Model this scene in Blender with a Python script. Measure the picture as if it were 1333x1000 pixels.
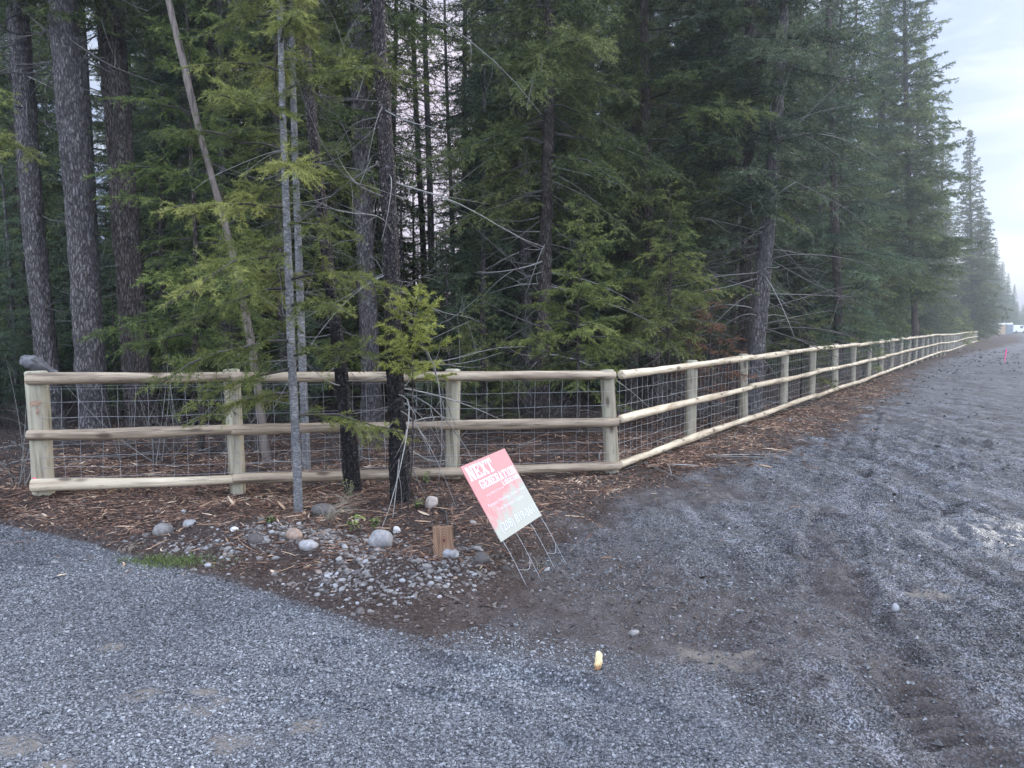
import bpy, math, random
import numpy as np
from mathutils import Vector, Matrix, Euler

# ------------------------------------------------------------------ scene, camera, light
SC = bpy.context.scene
for _o in list(bpy.data.objects):
    bpy.data.objects.remove(_o)
COL = SC.collection
R = math.radians

CAM_H = 1.65
F_PX = 1001.0            # focal length in photo pixels (photo 1333 x 1000)
PITCH = math.atan(75.0 / F_PX)
cam_d = bpy.data.cameras.new('camera')
cam = bpy.data.objects.new('camera', cam_d)
COL.objects.link(cam)
cam.location = (0, 0, CAM_H)
cam.rotation_euler = (R(90) - PITCH, 0, 0)
cam_d.sensor_width = 36.0
cam_d.lens = 36.0 * F_PX / 1333.0
cam_d.clip_start = 0.05
cam_d.clip_end = 4000
SC.camera = cam

SUN_EL, SUN_AZ = R(24), R(60)     # azimuth measured from +Y towards +X
SUN_STRENGTH = 1.5
SKY_STRENGTH = 0.08
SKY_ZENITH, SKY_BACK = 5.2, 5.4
EXPOSURE = 1.05

world = bpy.data.worlds.new('World')
SC.world = world
world.use_nodes = True
nt = world.node_tree
nt.nodes.clear()
w_out = nt.nodes.new('ShaderNodeOutputWorld')
w_bg = nt.nodes.new('ShaderNodeBackground')
w_sky = nt.nodes.new('ShaderNodeTexSky')
w_sky.sky_type = 'NISHITA'
w_sky.sun_disc = False
w_sky.sun_elevation = SUN_EL
w_sky.sun_rotation = SUN_AZ
w_sky.air_density = 1.2
w_sky.dust_density = 2.0
w_sky.ozone_density = 1.5
w_tc = nt.nodes.new('ShaderNodeTexCoord')
w_map = nt.nodes.new('ShaderNodeMapping')
w_map.inputs['Scale'].default_value = (1.0, 1.0, 4.5)
w_map.inputs['Rotation'].default_value = (0.12, -0.1, 0.4)
w_n1 = nt.nodes.new('ShaderNodeTexNoise')
w_n1.inputs['Scale'].default_value = 3.0
w_n1.inputs['Detail'].default_value = 7
w_n1.inputs['Roughness'].default_value = 0.55
w_n1.inputs['Distortion'].default_value = 0.6
w_cr = nt.nodes.new('ShaderNodeValToRGB')
w_cr.color_ramp.elements[0].position = 0.40
w_cr.color_ramp.elements[0].color = (2.3, 2.9, 4.6, 1)
w_cr.color_ramp.elements[1].position = 0.60
w_cr.color_ramp.elements[1].color = (5.1, 5.5, 6.3, 1)
w_mix = nt.nodes.new('ShaderNodeMixRGB')
w_mix.inputs['Fac'].default_value = 0.86
nt.links.new(w_tc.outputs['Generated'], w_map.inputs['Vector'])
nt.links.new(w_map.outputs['Vector'], w_n1.inputs['Vector'])
nt.links.new(w_n1.outputs['Fac'], w_cr.inputs['Fac'])
nt.links.new(w_sky.outputs['Color'], w_mix.inputs['Color1'])
nt.links.new(w_cr.outputs['Color'], w_mix.inputs['Color2'])
w_glow = nt.nodes.new('ShaderNodeVectorMath')      # faint pink of the evening low in the sky beyond the forest
w_glow.operation = 'DOT_PRODUCT'
nt.links.new(w_tc.outputs['Generated'], w_glow.inputs[0])
w_glow.inputs[1].default_value = (-0.13, 0.975, 0.17)
w_gr = nt.nodes.new('ShaderNodeMapRange')
w_gr.interpolation_type = 'SMOOTHSTEP'
w_gr.inputs['From Min'].default_value = 0.95
w_gr.inputs['From Max'].default_value = 0.999
w_gr.inputs['To Max'].default_value = 0.55
nt.links.new(w_glow.outputs['Value'], w_gr.inputs['Value'])
w_pink = nt.nodes.new('ShaderNodeMixRGB')
nt.links.new(w_gr.outputs[0], w_pink.inputs['Fac'])
nt.links.new(w_mix.outputs['Color'], w_pink.inputs['Color1'])
w_pink.inputs['Color2'].default_value = (9.0, 6.6, 6.4, 1)
w_sep = nt.nodes.new('ShaderNodeSeparateXYZ')
nt.links.new(w_tc.outputs['Generated'], w_sep.inputs[0])
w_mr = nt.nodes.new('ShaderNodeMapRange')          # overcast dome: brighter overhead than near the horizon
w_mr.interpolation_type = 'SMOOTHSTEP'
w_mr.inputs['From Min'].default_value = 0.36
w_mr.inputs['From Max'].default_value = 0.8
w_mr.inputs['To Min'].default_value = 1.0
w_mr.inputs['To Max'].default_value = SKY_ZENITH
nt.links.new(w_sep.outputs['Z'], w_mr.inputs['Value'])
w_mr2 = nt.nodes.new('ShaderNodeMapRange')         # unseen sky behind the camera, brightness added to light the forest front
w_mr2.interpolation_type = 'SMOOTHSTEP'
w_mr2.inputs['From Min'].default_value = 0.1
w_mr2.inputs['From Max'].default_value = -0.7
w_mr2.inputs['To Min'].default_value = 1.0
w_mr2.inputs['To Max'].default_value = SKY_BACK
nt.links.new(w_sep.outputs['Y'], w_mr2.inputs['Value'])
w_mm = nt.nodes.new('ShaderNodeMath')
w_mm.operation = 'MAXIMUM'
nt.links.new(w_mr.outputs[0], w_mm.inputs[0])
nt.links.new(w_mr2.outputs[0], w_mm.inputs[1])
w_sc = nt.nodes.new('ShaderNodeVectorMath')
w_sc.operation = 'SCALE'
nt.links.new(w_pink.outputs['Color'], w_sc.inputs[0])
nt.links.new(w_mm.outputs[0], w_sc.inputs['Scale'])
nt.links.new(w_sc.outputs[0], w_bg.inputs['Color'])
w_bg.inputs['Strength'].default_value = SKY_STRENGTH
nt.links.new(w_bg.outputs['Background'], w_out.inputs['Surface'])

sun_d = bpy.data.lights.new('sun', 'SUN')
sun_d.energy = SUN_STRENGTH
sun_d.angle = R(16)
sun_d.color = (1.0, 0.96, 0.9)
sun = bpy.data.objects.new('sun', sun_d)
COL.objects.link(sun)
_sd = Vector((math.sin(SUN_AZ) * math.cos(SUN_EL), math.cos(SUN_AZ) * math.cos(SUN_EL), math.sin(SUN_EL)))
sun.rotation_euler = _sd.to_track_quat('Z', 'Y').to_euler()

vs = SC.view_settings
vs.view_transform = 'Standard'
vs.look = 'None'
vs.exposure = EXPOSURE
vs.gamma = 1.0
SC.cycles.max_bounces = 4
SC.cycles.diffuse_bounces = 2
SC.cycles.glossy_bounces = 2
SC.cycles.transmission_bounces = 3
SC.cycles.volume_bounces = 0
SC.cycles.caustics_reflective = False
SC.cycles.caustics_refractive = False
SC.cycles.use_denoising = True
SC.cycles.use_adaptive_sampling = True
SC.cycles.adaptive_threshold = 0.02

# ------------------------------------------------------------------ pixel helpers (photo pixels -> world)
_cp, _sp = math.cos(PITCH), math.sin(PITCH)
def ray(px, py):
    u = (px - 666.5) / F_PX
    v = (500 - py) / F_PX
    return Vector((u, _cp + v * _sp, v * _cp - _sp))
def pt(px, py, Y):
    d = ray(px, py)
    t = Y / d.y
    return Vector((d.x * t, Y, CAM_H + d.z * t))
def gp(px, py, z=0.0):
    d = ray(px, py)
    t = (z - CAM_H) / d.z
    return Vector((d.x * t, d.y * t, z))

# ------------------------------------------------------------------ mesh helpers
def npmesh(name, V, F, attrs=None, smooth=True):
    """V (n,3); F list of int arrays (m,k)."""
    if not isinstance(F, (list, tuple)):
        F = [F]
    F = [f for f in F if len(f)]
    me = bpy.data.meshes.new(name)
    V = np.ascontiguousarray(V, dtype=np.float32)
    me.vertices.add(len(V))
    me.vertices.foreach_set('co', V.ravel())
    loops = np.concatenate([f.ravel() for f in F]).astype(np.int32)
    sizes = np.concatenate([np.full(len(f), f.shape[1], np.int32) for f in F])
    starts = np.concatenate([[0], np.cumsum(sizes)[:-1]]).astype(np.int32)
    me.loops.add(len(loops))
    me.loops.foreach_set('vertex_index', loops)
    me.polygons.add(len(sizes))
    me.polygons.foreach_set('loop_start', starts)
    me.polygons.foreach_set('use_smooth', np.full(len(sizes), smooth, dtype=bool))
    if attrs:
        for k, a in attrs.items():
            at = me.attributes.new(k, 'FLOAT', 'POINT')
            at.data.foreach_set('value', np.ascontiguousarray(a, dtype=np.float32))
    me.update(calc_edges=True)
    return me

def link(name, me, mat=None, parent=None, loc=None):
    if mat is not None and len(me.materials) == 0:
        me.materials.append(mat)
    o = bpy.data.objects.new(name, me)
    COL.objects.link(o)
    if parent is not None:
        o.parent = parent
    if loc is not None:
        o.location = loc
    return o

def empty(name, loc=(0, 0, 0), rot=(0, 0, 0)):
    o = bpy.data.objects.new(name, None)
    o.empty_display_size = 0.2
    COL.objects.link(o)
    o.location = loc
    o.rotation_euler = rot
    return o

def tag(o, label=None, cat=None, group=None, kind=None):
    if label: o['label'] = label
    if cat: o['category'] = cat
    if group: o['group'] = group
    if kind: o['kind'] = kind
    return o

class MB:
    """collects numpy pieces into one mesh"""
    def __init__(s):
        s.V, s.F, s.A, s.n = [], {}, [], 0
    def add(s, V, F, tone=0.5):
        V = np.asarray(V, dtype=np.float64)
        F = [F] if not isinstance(F, (list, tuple)) else F
        for f in F:
            f = np.asarray(f, dtype=np.int64)
            if len(f):
                s.F.setdefault(f.shape[1], []).append(f + s.n)
        s.V.append(V)
        s.A.append(np.broadcast_to(np.asarray(tone, dtype=np.float64), (len(V),)))
        s.n += len(V)
    def mesh(s, name, smooth=True):
        return npmesh(name, np.concatenate(s.V), [np.concatenate(f) for f in s.F.values()],
                      {'tone': np.concatenate(s.A)}, smooth)

def unit(a):
    return a / np.maximum(np.linalg.norm(a, axis=-1, keepdims=True), 1e-9)

def tubes(P, rad, sides=6, cap=True):
    """P (N,K,3), rad (N,K) -> verts, [quads, caps]"""
    P = np.asarray(P, dtype=np.float64)
    rad = np.asarray(rad, dtype=np.float64)
    N, K, _ = P.shape
    T = np.empty_like(P)
    T[:, 1:-1] = P[:, 2:] - P[:, :-2]
    T[:, 0] = P[:, 1] - P[:, 0]
    T[:, -1] = P[:, -1] - P[:, -2]
    T = unit(T)
    avg = unit(P[:, -1] - P[:, 0])
    ref = np.where(np.abs(avg[:, 2:3]) > 0.8, np.array([[1.0, 0, 0]]), np.array([[0, 0, 1.0]]))
    U = unit(np.cross(T, ref[:, None, :]))
    W = np.cross(T, U)
    a = np.arange(sides) * 2 * math.pi / sides
    ca, sa = np.cos(a), np.sin(a)
    V = P[:, :, None, :] + rad[:, :, None, None] * (ca[None, None, :, None] * U[:, :, None, :] + sa[None, None, :, None] * W[:, :, None, :])
    idx = np.arange(N * K * sides).reshape(N, K, sides)
    q = np.stack([idx[:, :-1, :], np.roll(idx, -1, axis=2)[:, :-1, :], np.roll(idx, -1, axis=2)[:, 1:, :], idx[:, 1:, :]], axis=-1).reshape(-1, 4)
    F = [q]
    if cap:
        F.append(idx[:, 0, ::-1].reshape(N, sides))
        F.append(idx[:, -1, :].reshape(N, sides))
    return V.reshape(-1, 3), F

def box_vf(cx, cy, cz, sx, sy, sz):
    V = np.array([[x, y, z] for z in (-1, 1) for y in (-1, 1) for x in (-1, 1)], float) * 0.5 * np.array([sx, sy, sz]) + np.array([cx, cy, cz])
    F = np.array([[0, 2, 3, 1], [4, 5, 7, 6], [0, 1, 5, 4], [2, 6, 7, 3], [0, 4, 6, 2], [1, 3, 7, 5]])
    return V, F

def bevel_obj(o, w, seg=2):
    m = o.modifiers.new('bevel', 'BEVEL')
    m.width = w
    m.segments = seg
    m.limit_method = 'ANGLE'

# value noise ---------------------------------------------------------------
def _hash(ix, iy, seed):
    h = (ix.astype(np.int64) * 374761393 + iy.astype(np.int64) * 668265263 + seed * 1442695041) & 0xFFFFFFFF
    h = ((h ^ (h >> 13)) * 1274126177) & 0xFFFFFFFF
    h = h ^ (h >> 16)
    return (h & 0xFFFF) / 65535.0
def vnoise(x, y, scale, seed=0):
    x = np.asarray(x, float) / scale
    y = np.asarray(y, float) / scale
    ix, iy = np.floor(x), np.floor(y)
    fx, fy = x - ix, y - iy
    fx = fx * fx * (3 - 2 * fx)
    fy = fy * fy * (3 - 2 * fy)
    a = _hash(ix, iy, seed); b = _hash(ix + 1, iy, seed)
    c = _hash(ix, iy + 1, seed); d = _hash(ix + 1, iy + 1, seed)
    return (a * (1 - fx) + b * fx) * (1 - fy) + (c * (1 - fx) + d * fx) * fy - 0.5
def fnoise(x, y, scale, seed=0, octv=3):
    s = 0; a = 1.0
    for k in range(octv):
        s = s + a * vnoise(x, y, scale / 2 ** k, seed + k)
        a *= 0.5
    return s

# ------------------------------------------------------------------ materials
def new_mat(name):
    m = bpy.data.materials.new(name)
    m.use_nodes = True
    n = m.node_tree
    n.nodes.clear()
    out = n.nodes.new('ShaderNodeOutputMaterial')
    b = n.nodes.new('ShaderNodeBsdfPrincipled')
    n.links.new(b.outputs[0], out.inputs['Surface'])
    return m, n, b, out
def nd(n, t, **kw):
    x = n.nodes.new(t)
    for k, v in kw.items():
        if k.startswith('i_'):
            x.inputs[k[2:].replace('_', ' ')].default_value = v
        else:
            setattr(x, k, v)
    return x
def ramp(n, stops):
    r = n.nodes.new('ShaderNodeValToRGB')
    e = r.color_ramp.elements
    while len(e) > 1:
        e.remove(e[-1])
    e[0].position = stops[0][0]
    e[0].color = (*stops[0][1], 1)
    for p, c in stops[1:]:
        q = e.new(p)
        q.color = (*c, 1)
    return r
def mixc(n, fac, c1, c2, blend='MIX'):
    m = n.nodes.new('ShaderNodeMixRGB')
    m.blend_type = blend
    for k, v in ((0, fac), (1, c1), (2, c2)):
        if hasattr(v, 'links'):
            n.links.new(v, m.inputs[k])
        elif isinstance(v, (int, float)):
            m.inputs[k].default_value = v
        else:
            m.inputs[k].default_value = (*v, 1)
    return m.outputs[0]
def mth(n, op, a, b=None, clamp=False):
    m = n.nodes.new('ShaderNodeMath')
    m.operation = op
    m.use_clamp = clamp
    for k, v in ((0, a), (1, b)):
        if v is None: continue
        if hasattr(v, 'links'): n.links.new(v, m.inputs[k])
        else: m.inputs[k].default_value = v
    return m.outputs[0]
def attr(n, name):
    a = n.nodes.new('ShaderNodeAttribute')
    a.attribute_name = name
    return a.outputs['Fac']
def bump(n, b, h, strength=0.5, dist=0.01):
    u = n.nodes.new('ShaderNodeBump')
    u.inputs['Strength'].default_value = strength
    u.inputs['Distance'].default_value = dist
    n.links.new(h, u.inputs['Height'])
    n.links.new(u.outputs[0], b.inputs['Normal'])

def mat_needles(name, dark, mid, light, transl=0.25, vary=0.25):
    m, n, b, out = new_mat(name)
    t = attr(n, 'tone')
    r = ramp(n, [(0.0, dark), (0.5, mid), (1.0, light)])
    n.links.new(t, r.inputs[0])
    oi = n.nodes.new('ShaderNodeObjectInfo')
    hsv = n.nodes.new('ShaderNodeHueSaturation')
    n.links.new(mth(n, 'MULTIPLY_ADD', oi.outputs['Random'], 0.03), hsv.inputs['Hue'])
    hm = hsv.inputs['Hue'].links[0].from_node
    hm.inputs[2].default_value = 0.485
    vm = n.nodes.new('ShaderNodeMath'); vm.operation = 'MULTIPLY_ADD'
    n.links.new(oi.outputs['Random'], vm.inputs[0])
    vm.inputs[1].default_value = vary * 2
    vm.inputs[2].default_value = 1 - vary
    n.links.new(vm.outputs[0], hsv.inputs['Value'])
    n.links.new(r.outputs[0], hsv.inputs['Color'])
    n.links.new(hsv.outputs[0], b.inputs['Base Color'])
    b.inputs['Roughness'].default_value = 0.6
    b.inputs['Specular IOR Level'].default_value = 0.25
    tr = n.nodes.new('ShaderNodeBsdfTranslucent')
    n.links.new(hsv.outputs[0], tr.inputs[0])
    mx = n.nodes.new('ShaderNodeMixShader')
    mx.inputs[0].default_value = transl
    n.links.new(b.outputs[0], mx.inputs[1])
    n.links.new(tr.outputs[0], mx.inputs[2])
    n.links.new(mx.outputs[0], out.inputs['Surface'])
    return m

def mat_bark(name, dark, mid, light, lichen=None, lich_amt=0.5, vscale=(18, 18, 5.0), bstr=1.0, zlight=False):
    m, n, b, out = new_mat(name)
    tc = n.nodes.new('ShaderNodeTexCoord')
    mp = n.nodes.new('ShaderNodeMapping')
    mp.inputs['Scale'].default_value = vscale
    n.links.new(tc.outputs['Object'], mp.inputs[0])
    no = nd(n, 'ShaderNodeTexNoise', i_Scale=1.6, i_Detail=6.0, i_Roughness=0.65, i_Distortion=0.8)
    vo = nd(n, 'ShaderNodeTexVoronoi', feature='DISTANCE_TO_EDGE', i_Scale=1.7)
    n.links.new(mp.outputs[0], no.inputs['Vector'])
    wv = n.nodes.new('ShaderNodeVectorMath'); wv.operation = 'MULTIPLY_ADD'
    n.links.new(no.outputs['Color'], wv.inputs[0])
    wv.inputs[1].default_value = (0.9, 0.9, 0.9)
    n.links.new(mp.outputs[0], wv.inputs[2])
    n.links.new(wv.outputs[0], vo.inputs['Vector'])
    r = ramp(n, [(0.25, dark), (0.5, mid), (0.72, light)])
    n.links.new(no.outputs[0], r.inputs[0])
    edge = mth(n, 'MULTIPLY', vo.outputs['Distance'], 5.0, True)
    c = mixc(n, mth(n, 'MULTIPLY', mth(n, 'SUBTRACT', 1.0, edge), 0.75), r.outputs[0], tuple(x * 0.6 for x in dark))
    # coarse variation
    n2 = nd(n, 'ShaderNodeTexNoise', i_Scale=2.2, i_Detail=4.0)
    n.links.new(tc.outputs['Object'], n2.inputs['Vector'])
    r2 = ramp(n, [(0.3, (0.72, 0.72, 0.75)), (0.7, (1.2, 1.15, 1.1))])
    n.links.new(n2.outputs[0], r2.inputs[0])
    c = mixc(n, 1.0, c, r2.outputs[0], 'MULTIPLY')
    if lichen:
        n3 = nd(n, 'ShaderNodeTexNoise', i_Scale=9.0, i_Detail=5.0, i_Roughness=0.7)
        n.links.new(tc.outputs['Object'], n3.inputs['Vector'])
        f = mth(n, 'MULTIPLY', mth(n, 'SUBTRACT', n3.outputs[0], 0.62 - 0.1 * lich_amt), 9.0, True)
        c = mixc(n, mth(n, 'MULTIPLY', f, lich_amt), c, lichen)
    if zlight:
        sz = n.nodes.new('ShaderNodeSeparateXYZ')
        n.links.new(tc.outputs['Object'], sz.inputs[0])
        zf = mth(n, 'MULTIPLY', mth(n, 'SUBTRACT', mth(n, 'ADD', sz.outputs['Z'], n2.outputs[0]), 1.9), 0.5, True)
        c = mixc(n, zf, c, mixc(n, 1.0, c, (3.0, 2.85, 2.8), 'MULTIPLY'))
    n.links.new(c, b.inputs['Base Color'])
    b.inputs['Roughness'].default_value = 0.9
    b.inputs['Specular IOR Level'].default_value = 0.2
    h = mth(n, 'ADD', edge, no.outputs[0])
    bump(n, b, h, bstr, 0.02)
    return m

def mat_wood(name, dark, light, knots=True, scale=1.0, axis=0, green=None):
    m, n, b, out = new_mat(name)
    tc = n.nodes.new('ShaderNodeTexCoord')
    mp = n.nodes.new('ShaderNodeMapping')
    sc = [9.0 * scale] * 3
    sc[axis] = 0.7 * scale
    mp.inputs['Scale'].default_value = sc
    n.links.new(tc.outputs['Object'], mp.inputs[0])
    oi = n.nodes.new('ShaderNodeObjectInfo')
    n.links.new(mth(n, 'MULTIPLY', oi.outputs['Random'], 40.0), mp.inputs['Location'])
    no = nd(n, 'ShaderNodeTexNoise', i_Scale=1.5, i_Detail=6.0, i_Roughness=0.6, i_Distortion=0.5)
    n.links.new(mp.outputs[0], no.inputs['Vector'])
    r = ramp(n, [(0.3, dark), (0.47, tuple(0.35 * a + 0.65 * q for a, q in zip(dark, light))), (0.65, light)])
    n.links.new(no.outputs[0], r.inputs[0])
    c = r.outputs[0]
    n2 = nd(n, 'ShaderNodeTexNoise', i_Scale=1.3, i_Detail=3.0)
    n.links.new(tc.outputs['Object'], n2.inputs['Vector'])
    r2 = ramp(n, [(0.35, (0.78, 0.76, 0.74)), (0.65, (1.08, 1.06, 1.04))])
    n.links.new(n2.outputs[0], r2.inputs[0])
    c = mixc(n, 1.0, c, r2.outputs[0], 'MULTIPLY')
    rv = ramp(n, [(0.0, (0.8, 0.78, 0.76)), (1.0, (1.1, 1.1, 1.1))])
    n.links.new(oi.outputs['Random'], rv.inputs[0])
    c = mixc(n, 1.0, c, rv.outputs[0], 'MULTIPLY')
    if green:
        n4 = nd(n, 'ShaderNodeTexNoise', i_Scale=2.4, i_Detail=3.0)
        n.links.new(tc.outputs['Object'], n4.inputs['Vector'])
        c = mixc(n, mth(n, 'MULTIPLY', mth(n, 'SUBTRACT', n4.outputs[0], 0.45), 2.5, True), c, green)
    fl = nd(n, 'ShaderNodeTexNoise', i_Scale=5.5, i_Detail=5.0, i_Roughness=0.75)
    n.links.new(mp.outputs[0], fl.inputs['Vector'])
    c = mixc(n, mth(n, 'MULTIPLY', mth(n, 'SUBTRACT', fl.outputs[0], 0.56), 7.0, True), c, tuple(0.45 * v for v in dark))
    mpc = n.nodes.new('ShaderNodeMapping')
    scc = [16.0] * 3
    scc[axis] = 1.1
    mpc.inputs['Scale'].default_value = scc
    n.links.new(tc.outputs['Object'], mpc.inputs[0])
    n.links.new(mth(n, 'MULTIPLY', oi.outputs['Random'], 23.0), mpc.inputs['Location'])
    ck = nd(n, 'ShaderNodeTexNoise', i_Scale=1.2, i_Detail=3.0, i_Roughness=0.5)
    n.links.new(mpc.outputs[0], ck.inputs['Vector'])
    c = mixc(n, mth(n, 'MULTIPLY', mth(n, 'MULTIPLY', mth(n, 'SUBTRACT', ck.outputs[0], 0.58), 10.0, True), 0.7), c, tuple(0.5 * v for v in dark))
    c = mixc(n, mth(n, 'MULTIPLY', mth(n, 'MULTIPLY', mth(n, 'SUBTRACT', 0.40, ck.outputs[0]), 8.0, True), 0.45), c, tuple(min(1, 1.15 * v) for v in light))
    if knots:
        mp2 = n.nodes.new('ShaderNodeMapping')
        s2 = [9.0] * 3
        s2[axis] = 3.6
        mp2.inputs['Scale'].default_value = s2
        n.links.new(tc.outputs['Object'], mp2.inputs[0])
        n.links.new(mth(n, 'MULTIPLY', oi.outputs['Random'], 17.0), mp2.inputs['Location'])
        vo = nd(n, 'ShaderNodeTexVoronoi', i_Scale=0.8)
        n.links.new(mp2.outputs[0], vo.inputs['Vector'])
        k = mth(n, 'MULTIPLY', mth(n, 'SUBTRACT', 0.25, vo.outputs['Distance']), 7.0, True)
        c = mixc(n, mth(n, 'MULTIPLY', k, 0.8), c, (0.05, 0.032, 0.02))
    n.links.new(c, b.inputs['Base Color'])
    b.inputs['Roughness'].default_value = 0.75
    b.inputs['Specular IOR Level'].default_value = 0.3
    bump(n, b, no.outputs[0], 0.35, 0.006)
    return m

def mat_tone(name, stops, rough=0.85, bscale=0, bstr=0.3, spec=0.3):
    m, n, b, out = new_mat(name)
    t = attr(n, 'tone')
    r = ramp(n, stops)
    n.links.new(t, r.inputs[0])
    c = r.outputs[0]
    if bscale:
        tc = n.nodes.new('ShaderNodeTexCoord')
        no = nd(n, 'ShaderNodeTexNoise', i_Scale=bscale, i_Detail=5.0, i_Roughness=0.65)
        n.links.new(tc.outputs['Object'], no.inputs['Vector'])
        r2 = ramp(n, [(0.3, (0.65, 0.65, 0.65)), (0.7, (1.2, 1.2, 1.2))])
        n.links.new(no.outputs[0], r2.inputs[0])
        c = mixc(n, 1.0, c, r2.outputs[0], 'MULTIPLY')
        bump(n, b, no.outputs[0], bstr, 0.01)
    n.links.new(c, b.inputs['Base Color'])
    b.inputs['Roughness'].default_value = rough
    b.inputs['Specular IOR Level'].default_value = spec
    return m

def mat_plain(name, col, rough=0.6, metal=0.0, bscale=30, vary=0.2):
    m, n, b, out = new_mat(name)
    tc = n.nodes.new('ShaderNodeTexCoord')
    no = nd(n, 'ShaderNodeTexNoise', i_Scale=float(bscale), i_Detail=4.0)
    n.links.new(tc.outputs['Object'], no.inputs['Vector'])
    r = ramp(n, [(0.3, tuple(c * (1 - vary) for c in col)), (0.7, tuple(min(1, c * (1 + vary)) for c in col))])
    n.links.new(no.outputs[0], r.inputs[0])
    n.links.new(r.outputs[0], b.inputs['Base Color'])
    b.inputs['Roughness'].default_value = rough
    b.inputs['Metallic'].default_value = metal
    return m

M_NEEDLE = mat_needles('fir_needles', (0.016, 0.023, 0.010), (0.070, 0.090, 0.031), (0.19, 0.205, 0.066))
M_NEEDLE_BLUE = mat_needles('bluish_fir_needles', (0.016, 0.027, 0.017), (0.067, 0.098, 0.054), (0.175, 0.21, 0.105))  # bluer, less yellow needle green
M_NEEDLE_FRESH = mat_needles('fresh_fir_needles', (0.030, 0.042, 0.013), (0.150, 0.178, 0.048), (0.36, 0.37, 0.105), 0.3, 0.08)
M_NEEDLE_YELLOW = mat_needles('yellow_green_needles', (0.08, 0.095, 0.022), (0.23, 0.255, 0.055), (0.44, 0.44, 0.12), 0.3, 0.05)
M_NEEDLE_RUST = mat_needles('dead_rust_needles', (0.05, 0.022, 0.014), (0.16, 0.068, 0.042), (0.26, 0.13, 0.08), 0.2, 0.05)
M_BARK = mat_bark('fir_bark', (0.065, 0.058, 0.056), (0.14, 0.128, 0.124), (0.24, 0.225, 0.22), (0.32, 0.34, 0.29), 0.45)
M_BARK_BROWN = mat_bark('brown_fir_bark', (0.04, 0.032, 0.028), (0.095, 0.078, 0.07), (0.18, 0.155, 0.14), (0.28, 0.30, 0.24), 0.35)
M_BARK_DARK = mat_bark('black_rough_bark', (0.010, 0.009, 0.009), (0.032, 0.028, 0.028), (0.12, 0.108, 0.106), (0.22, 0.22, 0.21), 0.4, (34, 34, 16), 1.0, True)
M_BARK_PALE = mat_bark('pale_smooth_bark', (0.11, 0.105, 0.10), (0.21, 0.21, 0.208), (0.31, 0.31, 0.31), (0.05, 0.05, 0.047), 0.6, (12, 12, 26), 0.25)
M_LIMB = mat_tone('limb_bark', [(0, (0.035, 0.03, 0.027)), (0.5, (0.075, 0.065, 0.06)), (1, (0.24, 0.23, 0.21))], 0.9, 20)
M_SNAG = mat_wood('weathered_snag_wood', (0.055, 0.043, 0.036), (0.21, 0.175, 0.15), False, 3.0, 2)
M_RAIL = mat_wood('peeled_rail_wood', (0.25, 0.185, 0.115), (0.53, 0.455, 0.33), True, 1.0, 0)
M_RAIL_OLD = mat_wood('weathered_rail_wood', (0.13, 0.092, 0.064), (0.44, 0.36, 0.26), True, 1.0, 0)
M_POST = mat_wood('peeled_post_wood', (0.20, 0.165, 0.11), (0.40, 0.365, 0.275), True, 1.0, 2, (0.33, 0.34, 0.24))
M_WIRE = mat_plain('galvanised_wire', (0.30, 0.30, 0.30), 0.5, 0.3, 40, 0.15)

# ------------------------------------------------------------------ ground
def poly_px(pts, z=0.0):
    return [tuple(gp(x, y, z)[:2]) for x, y in pts]
DRIVE_EDGE = poly_px([(0, 678), (100, 699), (200, 728), (260, 744), (350, 767), (430, 792), (480, 810), (560, 832), (640, 846), (720, 856), (800, 875), (880, 905), (960, 945), (1050, 1000)])
DRIVE_POLY = [(-60, 14.0), (-14, 9.6)] + DRIVE_EDGE + [(2.2, 0.5), (2.6, -30), (-60, -30)]
BED_EDGE = poly_px([(0, 678), (100, 699), (200, 728), (260, 744), (350, 767), (430, 792), (480, 810), (560, 826), (640, 800), (690, 740), (730, 690), (790, 652), (880, 625), (960, 600), (1080, 560), (1150, 522), (1180, 492), (1220, 470)])
BED_POLY = [(-60, 14.0), (-14, 9.6)] + BED_EDGE + [(54.5, 82), (260, 392), (-300, 392), (-300, 14)]

def inpoly(x, y, poly):
    r = np.zeros(x.shape, bool)
    n = len(poly)
    for i in range(n):
        x0, y0 = poly[i]
        x1, y1 = poly[(i + 1) % n]
        if y0 == y1: continue
        c = ((y0 > y) != (y1 > y)) & (x < (x1 - x0) * (y - y0) / (y1 - y0) + x0)
        r ^= c
    return r
def pdist(x, y, pts, closed=False):
    """distance to a polyline, arc length and signed side"""
    best = np.full(x.shape, 1e9)
    arc = np.zeros(x.shape)
    sgn = np.zeros(x.shape)
    L = 0.0
    P = list(pts) + ([pts[0]] if closed else [])
    for (x0, y0), (x1, y1) in zip(P[:-1], P[1:]):
        dx, dy = x1 - x0, y1 - y0
        l2 = dx * dx + dy * dy
        l = math.sqrt(l2)
        t = np.clip(((x - x0) * dx + (y - y0) * dy) / l2, 0, 1)
        d = np.hypot(x - x0 - t * dx, y - y0 - t * dy)
        k = d < best
        best = np.where(k, d, best)
        arc = np.where(k, L + t * l, arc)
        s = ((x - x0) * dy - (y - y0) * dx)
        sgn = np.where(k, np.sign(s), sgn)
        L += l
    return best, arc, sgn

def smooth_pts(pts, n=6):
    """Catmull-Rom"""
    P = [np.array(p, float) for p in pts]
    P = [2 * P[0] - P[1]] + P + [2 * P[-1] - P[-2]]
    out = []
    for i in range(1, len(P) - 2):
        for k in range(n):
            t = k / n
            a, b, c, d = P[i - 1], P[i], P[i + 1], P[i + 2]
            out.append(tuple(0.5 * ((2 * b) + (-a + c) * t + (2 * a - 5 * b + 4 * c - d) * t * t + (-a + 3 * b - 3 * c + d) * t ** 3)))
    out.append(tuple(P[-2]))
    return out

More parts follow.
